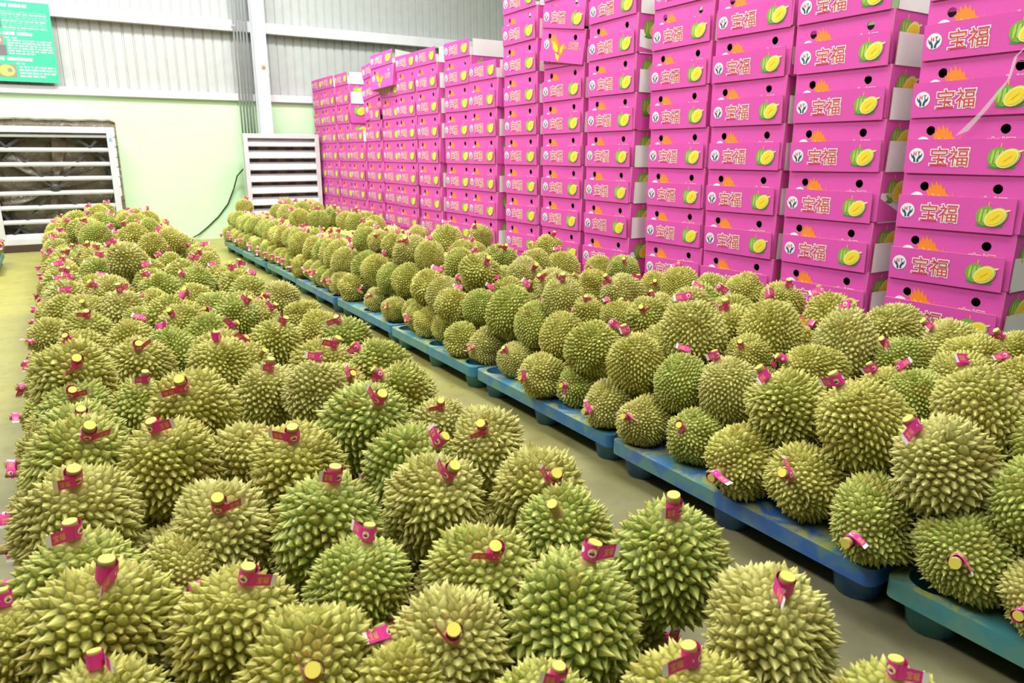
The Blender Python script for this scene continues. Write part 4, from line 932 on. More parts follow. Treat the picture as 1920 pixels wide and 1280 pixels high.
 ('L',1,0.412,6.016,0.454,0.122,-0.70,0.33,0.63,1,0),('L',1,0.862,6.060,0.419,0.110,-0.52,0.04,0.85,1,1),('L',1,0.209,6.377,0.391,0.106,-0.09,-0.07,0.99,1,0),
 ('L',1,0.370,6.229,0.433,0.120,-0.58,0.40,0.71,1,0),('L',1,-0.034,6.447,0.389,0.116,0.24,-0.49,0.84,1,1),('L',1,0.654,6.567,0.439,0.106,-0.25,-0.08,0.96,1,0),
 ('L',1,-0.042,6.660,0.387,0.117,-0.54,0.04,0.84,1,1),('L',1,0.432,6.641,0.406,0.116,0.36,0.35,0.86,1,0),('L',1,0.662,6.779,0.444,0.121,0.27,0.02,0.96,1,0),
 ('L',1,0.848,6.648,0.429,0.111,-0.14,-0.60,0.79,1,1),('L',1,-0.023,6.884,0.388,0.114,0.42,-0.41,0.81,1,1),('L',1,0.177,6.934,0.428,0.117,0.69,0.15,0.71,1,0),
 ('L',1,0.426,6.859,0.422,0.113,0.01,0.63,0.77,1,0),('L',1,0.613,6.976,0.441,0.116,-0.25,-0.25,0.94,1,0),('L',1,0.140,7.193,0.405,0.102,-0.39,-0.29,0.87,1,0),
 ('L',1,0.399,7.055,0.409,0.111,0.57,-0.52,0.64,1,0),('L',1,-0.080,7.260,0.424,0.102,0.07,0.17,0.98,1,1),('L',1,0.201,7.390,0.404,0.115,0.32,0.59,0.74,1,0),
 ('L',1,0.367,7.255,0.436,0.106,0.25,0.38,0.89,1,1),('L',1,0.604,7.402,0.446,0.113,0.09,-0.34,0.93,1,0),('L',1,0.855,7.257,0.392,0.121,0.68,-0.09,0.72,1,0),
 ('L',1,-0.018,7.452,0.429,0.115,-0.53,-0.05,0.84,1,1),('L',1,0.205,7.574,0.447,0.116,-0.14,0.04,0.99,1,0),('L',1,0.381,7.490,0.394,0.119,0.01,-0.53,0.85,1,0),
 ('L',1,0.842,7.471,0.418,0.113,0.10,0.30,0.95,1,0),('L',1,-0.071,7.669,0.387,0.122,-0.32,0.19,0.93,1,0),('L',1,0.151,7.756,0.428,0.102,-0.22,0.45,0.87,1,0),
 ('L',1,0.653,7.770,0.454,0.110,0.60,-0.45,0.66,1,0),('L',1,0.871,7.645,0.373,0.120,-0.04,-0.26,0.96,1,0),('L',1,-0.027,7.871,0.392,0.108,0.13,0.23,0.96,1,0),
 ('L',1,0.173,7.978,0.428,0.104,-0.48,-0.02,0.87,1,0),('L',1,0.406,7.899,0.413,0.117,-0.11,-0.39,0.92,1,0),('L',1,0.650,8.018,0.423,0.106,-0.44,-0.09,0.89,1,0),
 ('L',1,-0.086,8.059,0.406,0.112,0.38,0.06,0.92,1,1),('L',1,0.156,8.163,0.417,0.111,0.01,-0.07,1.00,1,0),('L',1,0.379,8.080,0.449,0.115,0.20,-0.33,0.92,1,0),
 ('L',1,0.894,8.072,0.393,0.106,-0.06,0.64,0.77,1,0),('L',1,-0.039,8.306,0.408,0.114,0.50,-0.47,0.73,1,0),('L',1,0.193,8.413,0.446,0.119,-0.75,-0.04,0.66,1,0),
 ('L',1,0.384,8.315,0.435,0.122,-0.22,-0.26,0.94,1,0),('L',1,0.630,8.364,0.413,0.110,0.37,-0.34,0.86,1,0),('L',1,0.847,8.261,0.408,0.109,-0.05,-0.23,0.97,1,0),
 ('L',1,-0.043,8.503,0.369,0.119,0.59,0.08,0.80,1,0),('L',1,0.154,8.609,0.440,0.101,-0.67,-0.43,0.60,1,0),('L',1,0.414,8.498,0.435,0.106,0.14,0.38,0.91,1,0),
 ('L',1,0.623,8.563,0.415,0.115,-0.22,-0.47,0.85,1,0),('L',1,0.879,8.474,0.384,0.121,0.40,0.12,0.91,1,0),('L',1,-0.065,8.707,0.416,0.118,-0.10,0.19,0.98,1,1),
 ('L',1,0.143,8.791,0.441,0.114,-0.62,0.14,0.77,1,0),('L',1,0.372,8.665,0.412,0.114,0.05,-0.51,0.86,1,0),('L',1,0.662,8.795,0.451,0.101,0.24,-0.31,0.92,1,0),
 ('L',1,0.877,8.693,0.422,0.121,0.47,-0.39,0.79,1,0),('L',1,-0.033,8.890,0.409,0.118,0.40,0.07,0.91,1,0),('L',1,0.142,9.012,0.419,0.104,0.52,0.23,0.82,1,0),
 ('L',1,0.383,8.881,0.410,0.102,0.32,-0.26,0.91,1,0),('L',1,0.650,8.994,0.458,0.118,0.35,-0.58,0.73,1,0),('L',1,0.823,8.922,0.399,0.118,-0.29,-0.56,0.78,1,0),
 ('L',1,0.147,9.194,0.433,0.116,-0.32,0.37,0.87,1,0),('L',1,0.421,9.082,0.412,0.122,-0.21,-0.66,0.72,1,0),('L',1,0.664,9.221,0.438,0.111,-0.06,-0.18,0.98,1,0),
 ('L',1,0.894,9.150,0.379,0.113,0.45,-0.18,0.87,1,0),('L',1,-0.049,9.291,0.404,0.108,0.08,-0.38,0.92,1,0),('L',1,0.137,9.399,0.438,0.114,-0.05,-0.73,0.68,1,0),
 ('L',1,0.417,9.330,0.409,0.112,0.52,0.04,0.85,1,0),('L',1,-0.076,9.514,0.390,0.112,0.47,-0.28,0.83,1,0),('L',1,0.172,9.645,0.430,0.114,0.51,-0.23,0.83,1,0),
 ('L',1,0.641,9.645,0.408,0.112,-0.41,-0.62,0.66,1,0),('L',1,0.134,9.850,0.421,0.117,0.61,-0.14,0.78,1,0),('L',1,0.427,9.733,0.391,0.119,-0.40,-0.00,0.91,1,0),
 ('L',1,0.646,9.859,0.452,0.121,0.22,-0.09,0.97,1,0),('L',1,-0.020,9.950,0.407,0.113,0.09,-0.36,0.93,1,0),('L',2,0.300,5.119,0.558,0.118,-0.37,0.04,0.93,1,1),
 ('L',2,0.446,9.889,0.547,0.108,0.31,0.04,0.95,1,1),('L',2,0.706,9.498,0.508,0.102,0.53,0.45,0.72,1,1),('L',2,0.671,6.075,0.559,0.114,-0.65,0.20,0.73,1,1),
 ('L',2,0.103,8.057,0.578,0.117,0.74,0.16,0.66,1,1),('L',2,0.306,7.805,0.569,0.117,0.47,0.46,0.76,1,1),('L',2,0.467,6.479,0.566,0.114,-0.50,-0.13,0.85,1,1),
 ('L',2,0.726,8.171,0.559,0.105,0.05,-0.05,1.00,1,1),('L',2,0.635,7.241,0.550,0.104,-0.71,-0.10,0.70,1,1),('L',2,0.322,8.778,0.578,0.115,-0.51,0.12,0.85,1,1),
 ('L',2,0.504,7.846,0.575,0.102,0.63,0.22,0.74,1,1),('L',2,0.120,7.306,0.561,0.113,-0.64,0.14,0.75,1,1),('L',2,0.175,6.737,0.569,0.103,-0.32,-0.05,0.95,1,0),
 ('L',2,0.583,7.554,0.571,0.109,-0.40,0.62,0.67,1,1),('L',2,0.286,9.145,0.572,0.102,-0.40,0.44,0.80,1,0),('L',2,0.180,7.084,0.579,0.108,-0.21,-0.55,0.80,1,1),
 ('L',2,0.519,5.751,0.574,0.100,0.55,0.47,0.69,1,1),('L',2,0.194,6.502,0.579,0.112,0.75,0.26,0.61,1,1),('R',0,1.828,-0.035,0.220,0.107,-0.96,-0.25,0.12,1,0),
 ('R',0,2.053,0.050,0.230,0.108,-0.19,-0.59,0.79,1,0),('R',0,2.315,0.050,0.230,0.101,0.24,-0.64,0.73,1,0),('R',0,2.554,0.050,0.230,0.106,0.59,0.14,0.80,1,0),
 ('R',0,2.729,0.050,0.230,0.110,-0.54,-0.28,0.79,1,0),('R',0,1.841,0.175,0.220,0.102,-0.97,0.00,0.24,1,0),('R',0,2.066,0.255,0.230,0.101,-0.23,0.66,0.72,1,0),
 ('R',0,2.292,0.255,0.230,0.100,-0.10,-0.11,0.99,1,0),('R',0,2.523,0.255,0.230,0.105,0.26,-0.33,0.91,1,0),('R',0,2.757,0.255,0.230,0.108,0.05,-0.27,0.96,1,0),
 ('R',0,1.848,0.382,0.220,0.104,-0.99,0.15,0.07,1,0),('R',0,2.058,0.460,0.230,0.106,-0.16,-0.51,0.85,1,0),('R',0,2.311,0.460,0.230,0.102,0.66,-0.02,0.75,1,0),
 ('R',0,2.543,0.460,0.230,0.106,-0.03,-0.49,0.87,1,0),('R',0,2.746,0.460,0.230,0.106,0.61,-0.17,0.77,1,0),('R',0,1.816,0.594,0.220,0.109,-1.00,0.06,0.02,1,1),
 ('R',0,2.061,0.665,0.230,0.110,-0.17,-0.54,0.82,1,0),('R',0,2.305,0.665,0.230,0.103,-0.61,-0.13,0.78,1,0),('R',0,2.554,0.665,0.230,0.104,-0.23,0.38,0.89,1,0),
 ('R',0,2.747,0.665,0.230,0.106,-0.16,-0.32,0.93,1,0),('R',0,2.075,0.870,0.230,0.103,0.56,-0.44,0.70,1,0),('R',0,2.307,0.870,0.230,0.100,0.24,-0.69,0.68,1,0),
 ('R',0,2.533,0.870,0.230,0.109,0.14,-0.36,0.92,1,0),('R',0,2.723,0.870,0.230,0.101,0.26,-0.26,0.93,1,0),('R',0,2.040,1.075,0.230,0.108,-0.13,0.56,0.82,1,1),
 ('R',0,2.302,1.075,0.230,0.102,-0.46,0.07,0.89,1,0),('R',0,2.540,1.075,0.230,0.100,-0.26,0.21,0.94,1,0),('R',0,2.746,1.075,0.230,0.109,0.35,0.02,0.94,1,0),
 ('R',0,2.058,1.280,0.230,0.109,-0.18,-0.18,0.97,1,1),('R',0,2.310,1.280,0.230,0.109,0.41,-0.42,0.81,1,0),('R',0,2.529,1.280,0.230,0.102,-0.48,0.16,0.86,1,0),
 ('R',0,2.729,1.280,0.230,0.101,-0.27,-0.46,0.85,1,0),('R',0,2.079,1.485,0.230,0.101,0.13,-0.09,0.99,1,0),('R',0,2.286,1.485,0.230,0.101,0.51,0.23,0.83,1,0),
 ('R',0,2.553,1.485,0.230,0.101,-0.52,0.44,0.73,1,0),('R',0,2.753,1.485,0.230,0.102,-0.70,0.32,0.64,1,0),('R',0,2.058,1.690,0.230,0.105,-0.13,0.21,0.97,1,1),
 ('R',0,2.307,1.690,0.230,0.102,-0.61,-0.43,0.67,1,0),('R',0,2.557,1.690,0.230,0.108,-0.25,0.67,0.70,1,0),('R',0,2.739,1.690,0.230,0.106,0.08,-0.33,0.94,1,0),
 ('R',0,2.042,1.895,0.230,0.101,-0.51,-0.24,0.83,1,0),('R',0,2.307,1.895,0.230,0.112,-0.18,0.12,0.98,1,0),('R',0,2.536,1.895,0.230,0.105,0.23,-0.29,0.93,1,0),
 ('R',0,2.724,1.895,0.230,0.103,-0.51,-0.52,0.69,1,0),('R',0,2.054,2.100,0.230,0.106,0.26,0.11,0.96,1,1),('R',0,2.308,2.100,0.230,0.101,0.28,-0.52,0.80,1,0),
 ('R',0,2.532,2.100,0.230,0.107,0.25,-0.65,0.72,1,0),('R',0,2.732,2.100,0.230,0.110,-0.03,0.19,0.98,1,0),('R',0,2.049,2.305,0.230,0.109,-0.35,0.69,0.63,1,0),
 ('R',0,2.308,2.305,0.230,0.103,0.44,-0.13,0.89,1,0),('R',0,2.555,2.305,0.230,0.109,0.63,-0.10,0.77,1,0),('R',0,2.748,2.305,0.230,0.107,-0.32,-0.51,0.80,1,0),
 ('R',0,2.077,2.510,0.230,0.101,0.54,0.47,0.70,1,0),('R',0,2.300,2.510,0.230,0.106,0.02,0.44,0.90,1,0),('R',0,2.543,2.510,0.230,0.111,-0.15,0.24,0.96,1,0),
 ('R',0,2.752,2.510,0.230,0.108,-0.31,-0.18,0.93,1,0),('R',0,2.059,2.715,0.230,0.105,0.18,-0.28,0.94,1,0),('R',0,2.305,2.715,0.230,0.106,0.32,-0.27,0.91,1,0),
 ('R',0,2.526,2.715,0.230,0.100,0.28,-0.43,0.86,1,0),('R',0,2.722,2.715,0.230,0.112,0.29,0.52,0.81,1,0),('R',0,2.042,2.920,0.230,0.107,-0.13,0.09,0.99,1,0),
 ('R',0,2.284,2.920,0.230,0.111,-0.62,0.12,0.78,1,0),('R',0,2.527,2.920,0.230,0.101,-0.48,-0.13,0.87,1,0),('R',0,2.725,2.920,0.230,0.106,-0.24,-0.49,0.83,1,0),
 ('R',0,2.069,3.125,0.230,0.103,0.36,-0.61,0.70,1,0),('R',0,2.309,3.125,0.230,0.106,0.68,0.24,0.69,1,0),('R',0,2.529,3.125,0.230,0.108,0.31,-0.32,0.89,1,0),
 ('R',0,2.756,3.125,0.230,0.104,-0.28,-0.29,0.91,1,0),('R',0,2.073,3.330,0.230,0.107,-0.05,-0.57,0.82,1,1),('R',0,2.285,3.330,0.230,0.111,0.33,-0.10,0.94,1,0),
 ('R',0,2.550,3.330,0.230,0.101,0.37,-0.15,0.92,1,0),('R',0,2.752,3.330,0.230,0.110,0.01,0.04,1.00,1,0),('R',0,2.047,3.535,0.230,0.107,-0.17,-0.52,0.83,1,0),
 ('R',0,2.315,3.535,0.230,0.104,0.05,-0.21,0.98,1,0),('R',0,2.529,3.535,0.230,0.102,0.02,-0.72,0.70,1,0),('R',0,2.734,3.535,0.230,0.106,0.32,-0.53,0.78,1,0),
 ('R',0,2.069,3.740,0.230,0.101,-0.41,0.04,0.91,1,0),('R',0,2.287,3.740,0.230,0.108,-0.22,0.21,0.95,1,0),('R',0,2.553,3.740,0.230,0.104,0.13,-0.83,0.55,1,0),
 ('R',0,2.732,3.740,0.230,0.106,-0.28,-0.54,0.79,1,0),('R',0,2.061,3.945,0.230,0.104,0.19,0.04,0.98,1,0),('R',0,2.318,3.945,0.230,0.108,0.32,-0.33,0.89,1,0),
 ('R',0,2.557,3.945,0.230,0.104,-0.54,0.05,0.84,1,0),('R',0,2.731,3.945,0.230,0.102,-0.33,-0.09,0.94,1,0),('R',0,1.845,4.078,0.220,0.106,-0.96,-0.27,-0.04,1,1),
 ('R',0,2.051,4.150,0.230,0.106,-0.01,0.43,0.90,1,0),('R',0,2.290,4.150,0.230,0.100,0.22,-0.42,0.88,1,0),('R',0,2.546,4.150,0.230,0.105,-0.01,0.24,0.97,1,0),
 ('R',0,2.745,4.150,0.230,0.107,0.18,0.29,0.94,1,0),('R',0,2.079,4.355,0.230,0.106,-0.32,0.06,0.94,1,0),('R',0,2.289,4.355,0.230,0.103,-0.55,-0.13,0.83,1,0),
 ('R',0,2.529,4.355,0.230,0.110,-0.55,-0.43,0.72,1,0),('R',0,2.723,4.355,0.230,0.103,-0.22,-0.56,0.80,1,0),('R',0,2.078,4.560,0.230,0.108,-0.50,0.27,0.83,1,0),
 ('R',0,2.284,4.560,0.230,0.103,-0.32,-0.25,0.92,1,0),('R',0,2.540,4.560,0.230,0.112,-0.37,-0.61,0.70,1,0),('R',0,2.745,4.560,0.230,0.111,0.14,0.29,0.95,1,0),
 ('R',0,2.056,4.765,0.230,0.107,0.23,-0.11,0.97,1,0),('R',0,2.291,4.765,0.230,0.103,-0.03,-0.32,0.95,1,0),('R',0,2.525,4.765,0.230,0.103,0.29,-0.06,0.96,1,0),
 ('R',0,2.759,4.765,0.230,0.108,0.13,0.37,0.92,1,0),('R',0,2.044,4.970,0.230,0.108,0.12,-0.70,0.70,1,0),('R',0,2.284,4.970,0.230,0.107,0.03,-0.19,0.98,1,0),
 ('R',0,2.546,4.970,0.230,0.108,-0.46,-0.56,0.69,1,0),('R',0,2.730,4.970,0.230,0.110,0.41,-0.17,0.90,1,0),('R',0,2.043,5.175,0.230,0.109,-0.19,-0.31,0.93,1,0),
 ('R',0,2.297,5.175,0.230,0.105,-0.35,-0.36,0.86,1,0),('R',0,2.544,5.175,0.230,0.105,-0.44,-0.02,0.90,1,0),('R',0,2.729,5.175,0.230,0.109,0.19,-0.22,0.96,1,0),
 ('R',0,2.068,5.380,0.230,0.112,-0.23,0.31,0.92,1,0),('R',0,2.304,5.380,0.230,0.105,0.02,-0.88,0.48,1,0),('R',0,2.558,5.380,0.230,0.107,0.36,0.04,0.93,1,0),
 ('R',0,1.803,5.514,0.220,0.096,-0.94,0.11,0.32,1,1),('R',0,2.058,5.585,0.230,0.106,0.02,-0.26,0.96,1,0),('R',0,1.811,5.705,0.220,0.104,-0.91,-0.41,0.06,1,1),
 ('R',0,2.052,5.790,0.230,0.100,0.32,-0.21,0.93,1,0),('R',0,2.316,5.790,0.230,0.107,0.04,-0.30,0.95,1,0),('R',0,1.814,5.914,0.220,0.098,-0.95,0.09,0.29,1,1),
 ('R',0,1.831,6.086,0.220,0.110,-0.96,-0.17,0.24,1,1),('R',0,2.521,6.200,0.230,0.102,0.20,-0.63,0.75,1,0),('R',0,1.842,6.312,0.220,0.102,-0.91,-0.42,-0.00,1,1),
 ('R',0,1.805,6.529,0.220,0.111,-1.00,-0.04,0.03,1,1),('R',0,1.843,6.710,0.220,0.099,-0.93,-0.03,0.36,1,0),('R',0,1.818,6.923,0.220,0.100,-0.97,0.11,0.20,1,1),
 ('R',0,1.839,7.148,0.220,0.106,-0.99,0.13,0.10,1,1),('R',0,1.827,7.346,0.220,0.098,-0.99,0.05,0.16,1,1),('R',0,1.804,7.541,0.220,0.099,-0.99,0.02,0.16,1,1),
 ('R',0,1.801,7.765,0.220,0.105,-0.99,0.14,0.07,1,1),('R',0,1.833,7.965,0.220,0.109,-0.98,-0.06,0.18,1,0),('R',0,1.807,8.172,0.220,0.108,-0.98,0.11,0.16,1,1),
 ('R',0,1.828,8.372,0.220,0.101,-0.99,-0.14,-0.03,1,0),('R',0,1.832,8.541,0.220,0.097,-0.98,0.13,0.15,1,0),('R',0,1.832,8.759,0.220,0.106,-0.96,-0.06,0.29,1,1),
 ('R',0,1.823,8.961,0.220,0.105,-0.98,0.18,0.07,1,1),('R',0,1.801,9.194,0.220,0.099,-0.98,0.05,0.17,1,1),('R',0,1.833,9.381,0.220,0.097,-0.97,-0.08,0.24,1,0),
 ('R',0,1.841,9.586,0.220,0.110,-0.99,-0.11,0.13,1,0),('R',0,1.804,9.803,0.220,0.108,-1.00,0.08,0.01,1,1),('R',0,1.837,9.988,0.220,0.104,-0.86,-0.41,0.31,1,0),
 ('R',1,1.916,0.467,0.406,0.120,0.59,-0.09,0.80,0,0),('R',1,2.120,0.566,0.393,0.109,0.15,-0.13,0.98,1,0),('R',1,2.360,0.534,0.403,0.113,-0.53,-0.16,0.83,1,0),
 ('R',1,2.600,0.527,0.406,0.103,0.41,0.26,0.88,1,0),('R',1,2.780,0.551,0.368,0.104,-0.69,-0.33,0.65,1,0),('R',1,2.360,0.725,0.380,0.104,-0.78,-0.04,0.62,1,0),
 ('R',1,2.600,0.746,0.388,0.106,0.13,-0.67,0.73,1,0),('R',1,2.780,0.732,0.376,0.101,-0.61,-0.21,0.77,1,0),('R',1,2.360,0.941,0.362,0.109,-0.09,-0.14,0.99,1,1),
 ('R',1,2.780,0.927,0.373,0.108,-0.16,-0.49,0.86,1,0),('R',1,2.360,1.340,0.381,0.109,-0.37,0.42,0.83,1,1),('R',1,2.600,1.574,0.382,0.104,-0.28,0.50,0.82,1,1),
 ('R',1,2.600,1.744,0.379,0.111,0.26,0.23,0.94,1,0),('R',1,2.780,1.765,0.376,0.107,-0.31,0.33,0.89,1,0),('R',1,2.600,1.922,0.395,0.111,0.41,-0.24,0.88,1,1),
 ('R',1,2.600,2.163,0.369,0.111,-0.26,-0.44,0.86,1,0),('R',1,2.360,2.331,0.380,0.111,-0.38,0.34,0.86,1,0),('R',1,2.360,2.521,0.391,0.110,-0.63,0.22,0.75,1,0),
 ('R',1,2.600,2.573,0.407,0.113,-0.28,0.42,0.86,1,0),('R',1,2.360,2.730,0.384,0.114,-0.36,0.01,0.93,1,0),('R',1,2.600,2.767,0.394,0.102,-0.44,0.03,0.90,1,1),
 ('R',1,2.600,2.974,0.366,0.108,-0.07,-0.47,0.88,1,0),('R',1,2.780,3.135,0.408,0.111,-0.17,-0.12,0.98,1,0),('R',1,2.360,3.372,0.388,0.110,0.37,-0.26,0.89,1,0),
 ('R',1,2.600,3.362,0.386,0.109,-0.02,0.08,1.00,1,0),('R',1,2.120,3.523,0.409,0.115,-0.20,0.54,0.82,1,1),('R',1,1.894,3.856,0.395,0.108,0.58,-0.21,0.79,0,1),
 ('R',1,2.360,3.980,0.407,0.106,-0.35,0.01,0.94,1,1),('R',1,1.886,4.046,0.399,0.121,0.59,0.08,0.80,0,1),('R',1,2.600,4.120,0.397,0.106,0.04,0.17,0.99,1,0),
 ('R',1,2.600,4.328,0.394,0.113,0.29,-0.47,0.83,1,0),('R',1,2.780,4.325,0.386,0.113,0.24,0.01,0.97,1,0),('R',1,2.600,4.522,0.400,0.104,0.02,0.24,0.97,1,0),
 ('R',1,2.780,4.521,0.407,0.101,0.36,0.14,0.92,1,0),('R',1,2.360,4.723,0.373,0.100,-0.12,0.36,0.93,1,0),('R',1,2.120,4.950,0.395,0.114,-0.10,-0.04,0.99,1,0),
 ('R',1,2.360,5.134,0.399,0.112,0.38,-0.78,0.50,1,0),('R',1,1.925,5.252,0.379,0.116,0.59,-0.02,0.81,0,1),('R',1,2.780,5.379,0.401,0.101,-0.70,-0.05,0.71,1,0),
 ('R',1,2.120,5.523,0.369,0.111,-0.23,0.20,0.95,1,0),('R',1,2.600,5.553,0.390,0.109,-0.81,0.17,0.57,1,0),('R',1,2.780,5.540,0.386,0.113,-0.02,0.11,0.99,1,0),
 ('R',1,2.600,5.726,0.407,0.104,-0.45,-0.12,0.88,1,0),('R',1,2.780,5.750,0.393,0.102,-0.29,-0.64,0.71,1,0),('R',1,1.918,5.857,0.390,0.124,0.59,-0.02,0.81,0,1),
 ('R',1,2.120,5.935,0.402,0.109,0.10,-0.82,0.56,1,0),('R',1,2.600,5.974,0.395,0.103,0.17,-0.35,0.92,1,0),('R',1,2.780,5.920,0.374,0.105,-0.30,0.30,0.90,1,0),
 ('R',1,1.929,6.055,0.395,0.119,0.57,0.25,0.78,0,1),('R',1,2.120,6.162,0.369,0.103,0.57,0.44,0.69,1,0),('R',1,2.360,6.120,0.402,0.110,0.39,-0.04,0.92,1,0),
 ('R',1,2.600,6.168,0.370,0.107,-0.53,-0.13,0.83,1,0),('R',1,1.915,6.264,0.380,0.109,0.58,0.15,0.80,0,1),('R',1,2.120,6.358,0.373,0.113,-0.68,-0.54,0.50,1,0),
 ('R',1,1.893,6.466,0.380,0.115,0.56,0.34,0.76,0,1),('R',1,2.120,6.540,0.407,0.108,0.16,-0.14,0.98,1,1),('R',1,2.360,6.577,0.398,0.107,-0.27,0.39,0.88,1,0),
 ('R',1,2.780,6.532,0.398,0.110,-0.29,-0.53,0.80,1,0),('R',1,2.120,6.750,0.398,0.105,-0.06,-0.24,0.97,1,0),('R',1,2.360,6.760,0.380,0.115,-0.21,-0.55,0.80,1,0),
 ('R',1,2.600,6.773,0.382,0.112,0.25,0.57,0.78,1,0),('R',1,2.780,6.737,0.401,0.105,0.05,0.55,0.83,1,0),('R',1,1.870,6.857,0.394,0.109,0.59,0.06,0.80,0,1),
 ('R',1,2.120,6.949,0.375,0.104,0.13,0.54,0.83,1,0),('R',1,2.360,6.968,0.377,0.110,0.45,-0.41,0.79,1,0),('R',1,2.780,6.947,0.407,0.113,0.48,-0.41,0.78,1,0),
 ('R',1,1.909,7.050,0.408,0.111,0.57,0.27,0.78,0,1),('R',1,2.120,7.176,0.378,0.110,0.32,-0.57,0.76,1,1),('R',1,2.360,7.135,0.365,0.114,0.26,-0.40,0.88,1,0),
 ('R',1,2.600,7.171,0.380,0.107,-0.11,0.26,0.96,1,0),('R',1,2.780,7.151,0.394,0.109,-0.20,-0.74,0.64,1,0),('R',1,1.921,7.252,0.402,0.115,0.59,0.09,0.80,0,1),
 ('R',1,2.120,7.377,0.398,0.110,0.10,-0.57,0.82,1,0),('R',1,2.360,7.345,0.381,0.109,-0.47,-0.39,0.79,1,0),('R',1,2.600,7.361,0.376,0.111,0.18,-0.04,0.98,1,0),
 ('R',1,1.874,7.441,0.399,0.111,0.58,0.15,0.80,0,1),('R',1,2.120,7.544,0.392,0.113,-0.02,-0.00,1.00,1,0),('R',1,2.360,7.533,0.370,0.102,0.07,-0.65,0.75,1,0),
 ('R',1,2.600,7.576,0.407,0.106,-0.29,0.04,0.95,1,0),('R',1,2.780,7.538,0.402,0.106,-0.05,0.06,1.00,1,0),('R',1,1.901,7.652,0.379,0.118,0.58,0.21,0.79,0,1),
 ('R',1,2.120,7.763,0.365,0.102,-0.01,-0.66,0.75,1,0),('R',1,2.360,7.726,0.380,0.109,0.49,0.10,0.87,1,0),('R',1,2.780,7.732,0.395,0.101,-0.45,-0.43,0.78,1,0),
 ('R',1,1.909,7.849,0.372,0.113,0.56,0.32,0.76,0,0),('R',1,2.120,7.929,0.402,0.108,-0.05,-0.66,0.75,1,0),('R',1,2.360,7.970,0.408,0.105,0.18,-0.13,0.98,1,0),
 ('R',1,2.600,7.957,0.376,0.106,0.45,0.24,0.86,1,0),('R',1,2.780,7.927,0.377,0.107,0.63,-0.38,0.68,1,0),('R',1,1.926,8.037,0.387,0.121,0.59,-0.13,0.80,0,1),
 ('R',1,2.120,8.143,0.408,0.105,0.53,-0.10,0.84,1,0),('R',1,2.360,8.168,0.365,0.111,0.04,-0.64,0.76,1,0),('R',1,2.600,8.171,0.394,0.114,-0.19,0.49,0.85,1,0),
 ('R',1,2.780,8.128,0.364,0.111,-0.30,-0.46,0.84,1,0),('R',1,1.913,8.242,0.394,0.113,0.59,0.12,0.80,0,1),('R',1,2.120,8.353,0.401,0.106,-0.51,-0.37,0.78,1,0),
 ('R',1,2.600,8.343,0.362,0.108,0.63,0.30,0.71,1,0),('R',1,2.780,8.327,0.370,0.114,0.53,0.23,0.82,1,0),('R',1,1.922,8.445,0.392,0.112,0.59,-0.07,0.80,0,1),
 ('R',1,2.120,8.570,0.384,0.112,0.03,-0.53,0.85,1,0),('R',1,2.360,8.580,0.384,0.111,-0.15,-0.10,0.98,1,0),('R',1,2.600,8.539,0.407,0.100,0.22,-0.28,0.93,1,0),
 ('R',1,2.780,8.554,0.384,0.106,-0.45,0.34,0.83,1,0),('R',1,1.915,8.658,0.408,0.111,0.58,-0.20,0.79,0,1),('R',1,2.120,8.774,0.374,0.110,0.13,0.68,0.72,1,0),
 ('R',1,2.360,8.748,0.361,0.102,-0.13,-0.66,0.74,1,0),('R',1,2.600,8.757,0.385,0.115,0.06,-0.39,0.92,1,0),('R',1,2.780,8.757,0.394,0.106,0.57,0.44,0.69,1,0),
 ('R',1,1.896,8.863,0.379,0.112,0.56,0.30,0.77,0,1),('R',1,2.120,8.968,0.363,0.105,-0.61,-0.26,0.75,1,0),('R',1,2.360,8.964,0.370,0.109,0.26,0.28,0.93,1,0),
 ('R',1,2.600,8.972,0.408,0.115,0.01,-0.51,0.86,1,0),('R',1,1.877,9.034,0.384,0.123,0.59,-0.10,0.80,0,1),('R',1,2.120,9.143,0.407,0.101,0.00,-0.13,0.99,1,0),
 ('R',1,2.600,9.155,0.405,0.102,-0.11,0.04,0.99,1,0),('R',1,1.917,9.250,0.404,0.118,0.57,0.23,0.78,0,0),('R',1,2.120,9.350,0.383,0.115,0.44,-0.33,0.84,1,0),
 ('R',1,2.360,9.328,0.372,0.101,-0.06,-0.48,0.87,1,0),('R',1,2.600,9.356,0.361,0.101,0.21,-0.47,0.86,1,0),('R',1,2.780,9.375,0.406,0.115,0.25,-0.31,0.92,1,0),
 ('R',1,1.901,9.448,0.370,0.115,0.59,0.03,0.81,0,0),('R',1,2.120,9.567,0.391,0.115,0.63,-0.28,0.72,1,0),('R',1,2.360,9.525,0.376,0.107,-0.31,-0.20,0.93,1,0),
 ('R',1,2.600,9.572,0.368,0.111,0.61,0.29,0.74,1,0),('R',1,1.898,9.644,0.389,0.119,0.56,0.34,0.76,0,1),('R',1,2.120,9.762,0.371,0.111,-0.39,0.08,0.92,1,0),
 ('R',1,2.360,9.734,0.402,0.105,0.54,-0.23,0.81,1,0),('R',1,2.600,9.777,0.376,0.112,-0.18,-0.46,0.87,1,0),('R',1,2.780,9.756,0.371,0.110,0.08,-0.51,0.86,1,0),
 ('R',1,1.900,9.855,0.392,0.117,0.59,-0.05,0.81,0,0),('R',1,2.360,9.962,0.383,0.111,-0.06,0.65,0.75,1,0),('R',1,2.780,9.969,0.388,0.103,0.20,-0.62,0.76,1,0),
 ('R',2,2.484,0.452,0.507,0.110,-0.62,-0.33,0.71,1,0),('R',2,2.797,0.623,0.531,0.104,-0.35,0.00,0.94,1,0),('R',2,2.072,0.719,0.477,0.115,0.10,0.18,0.98,1,1),
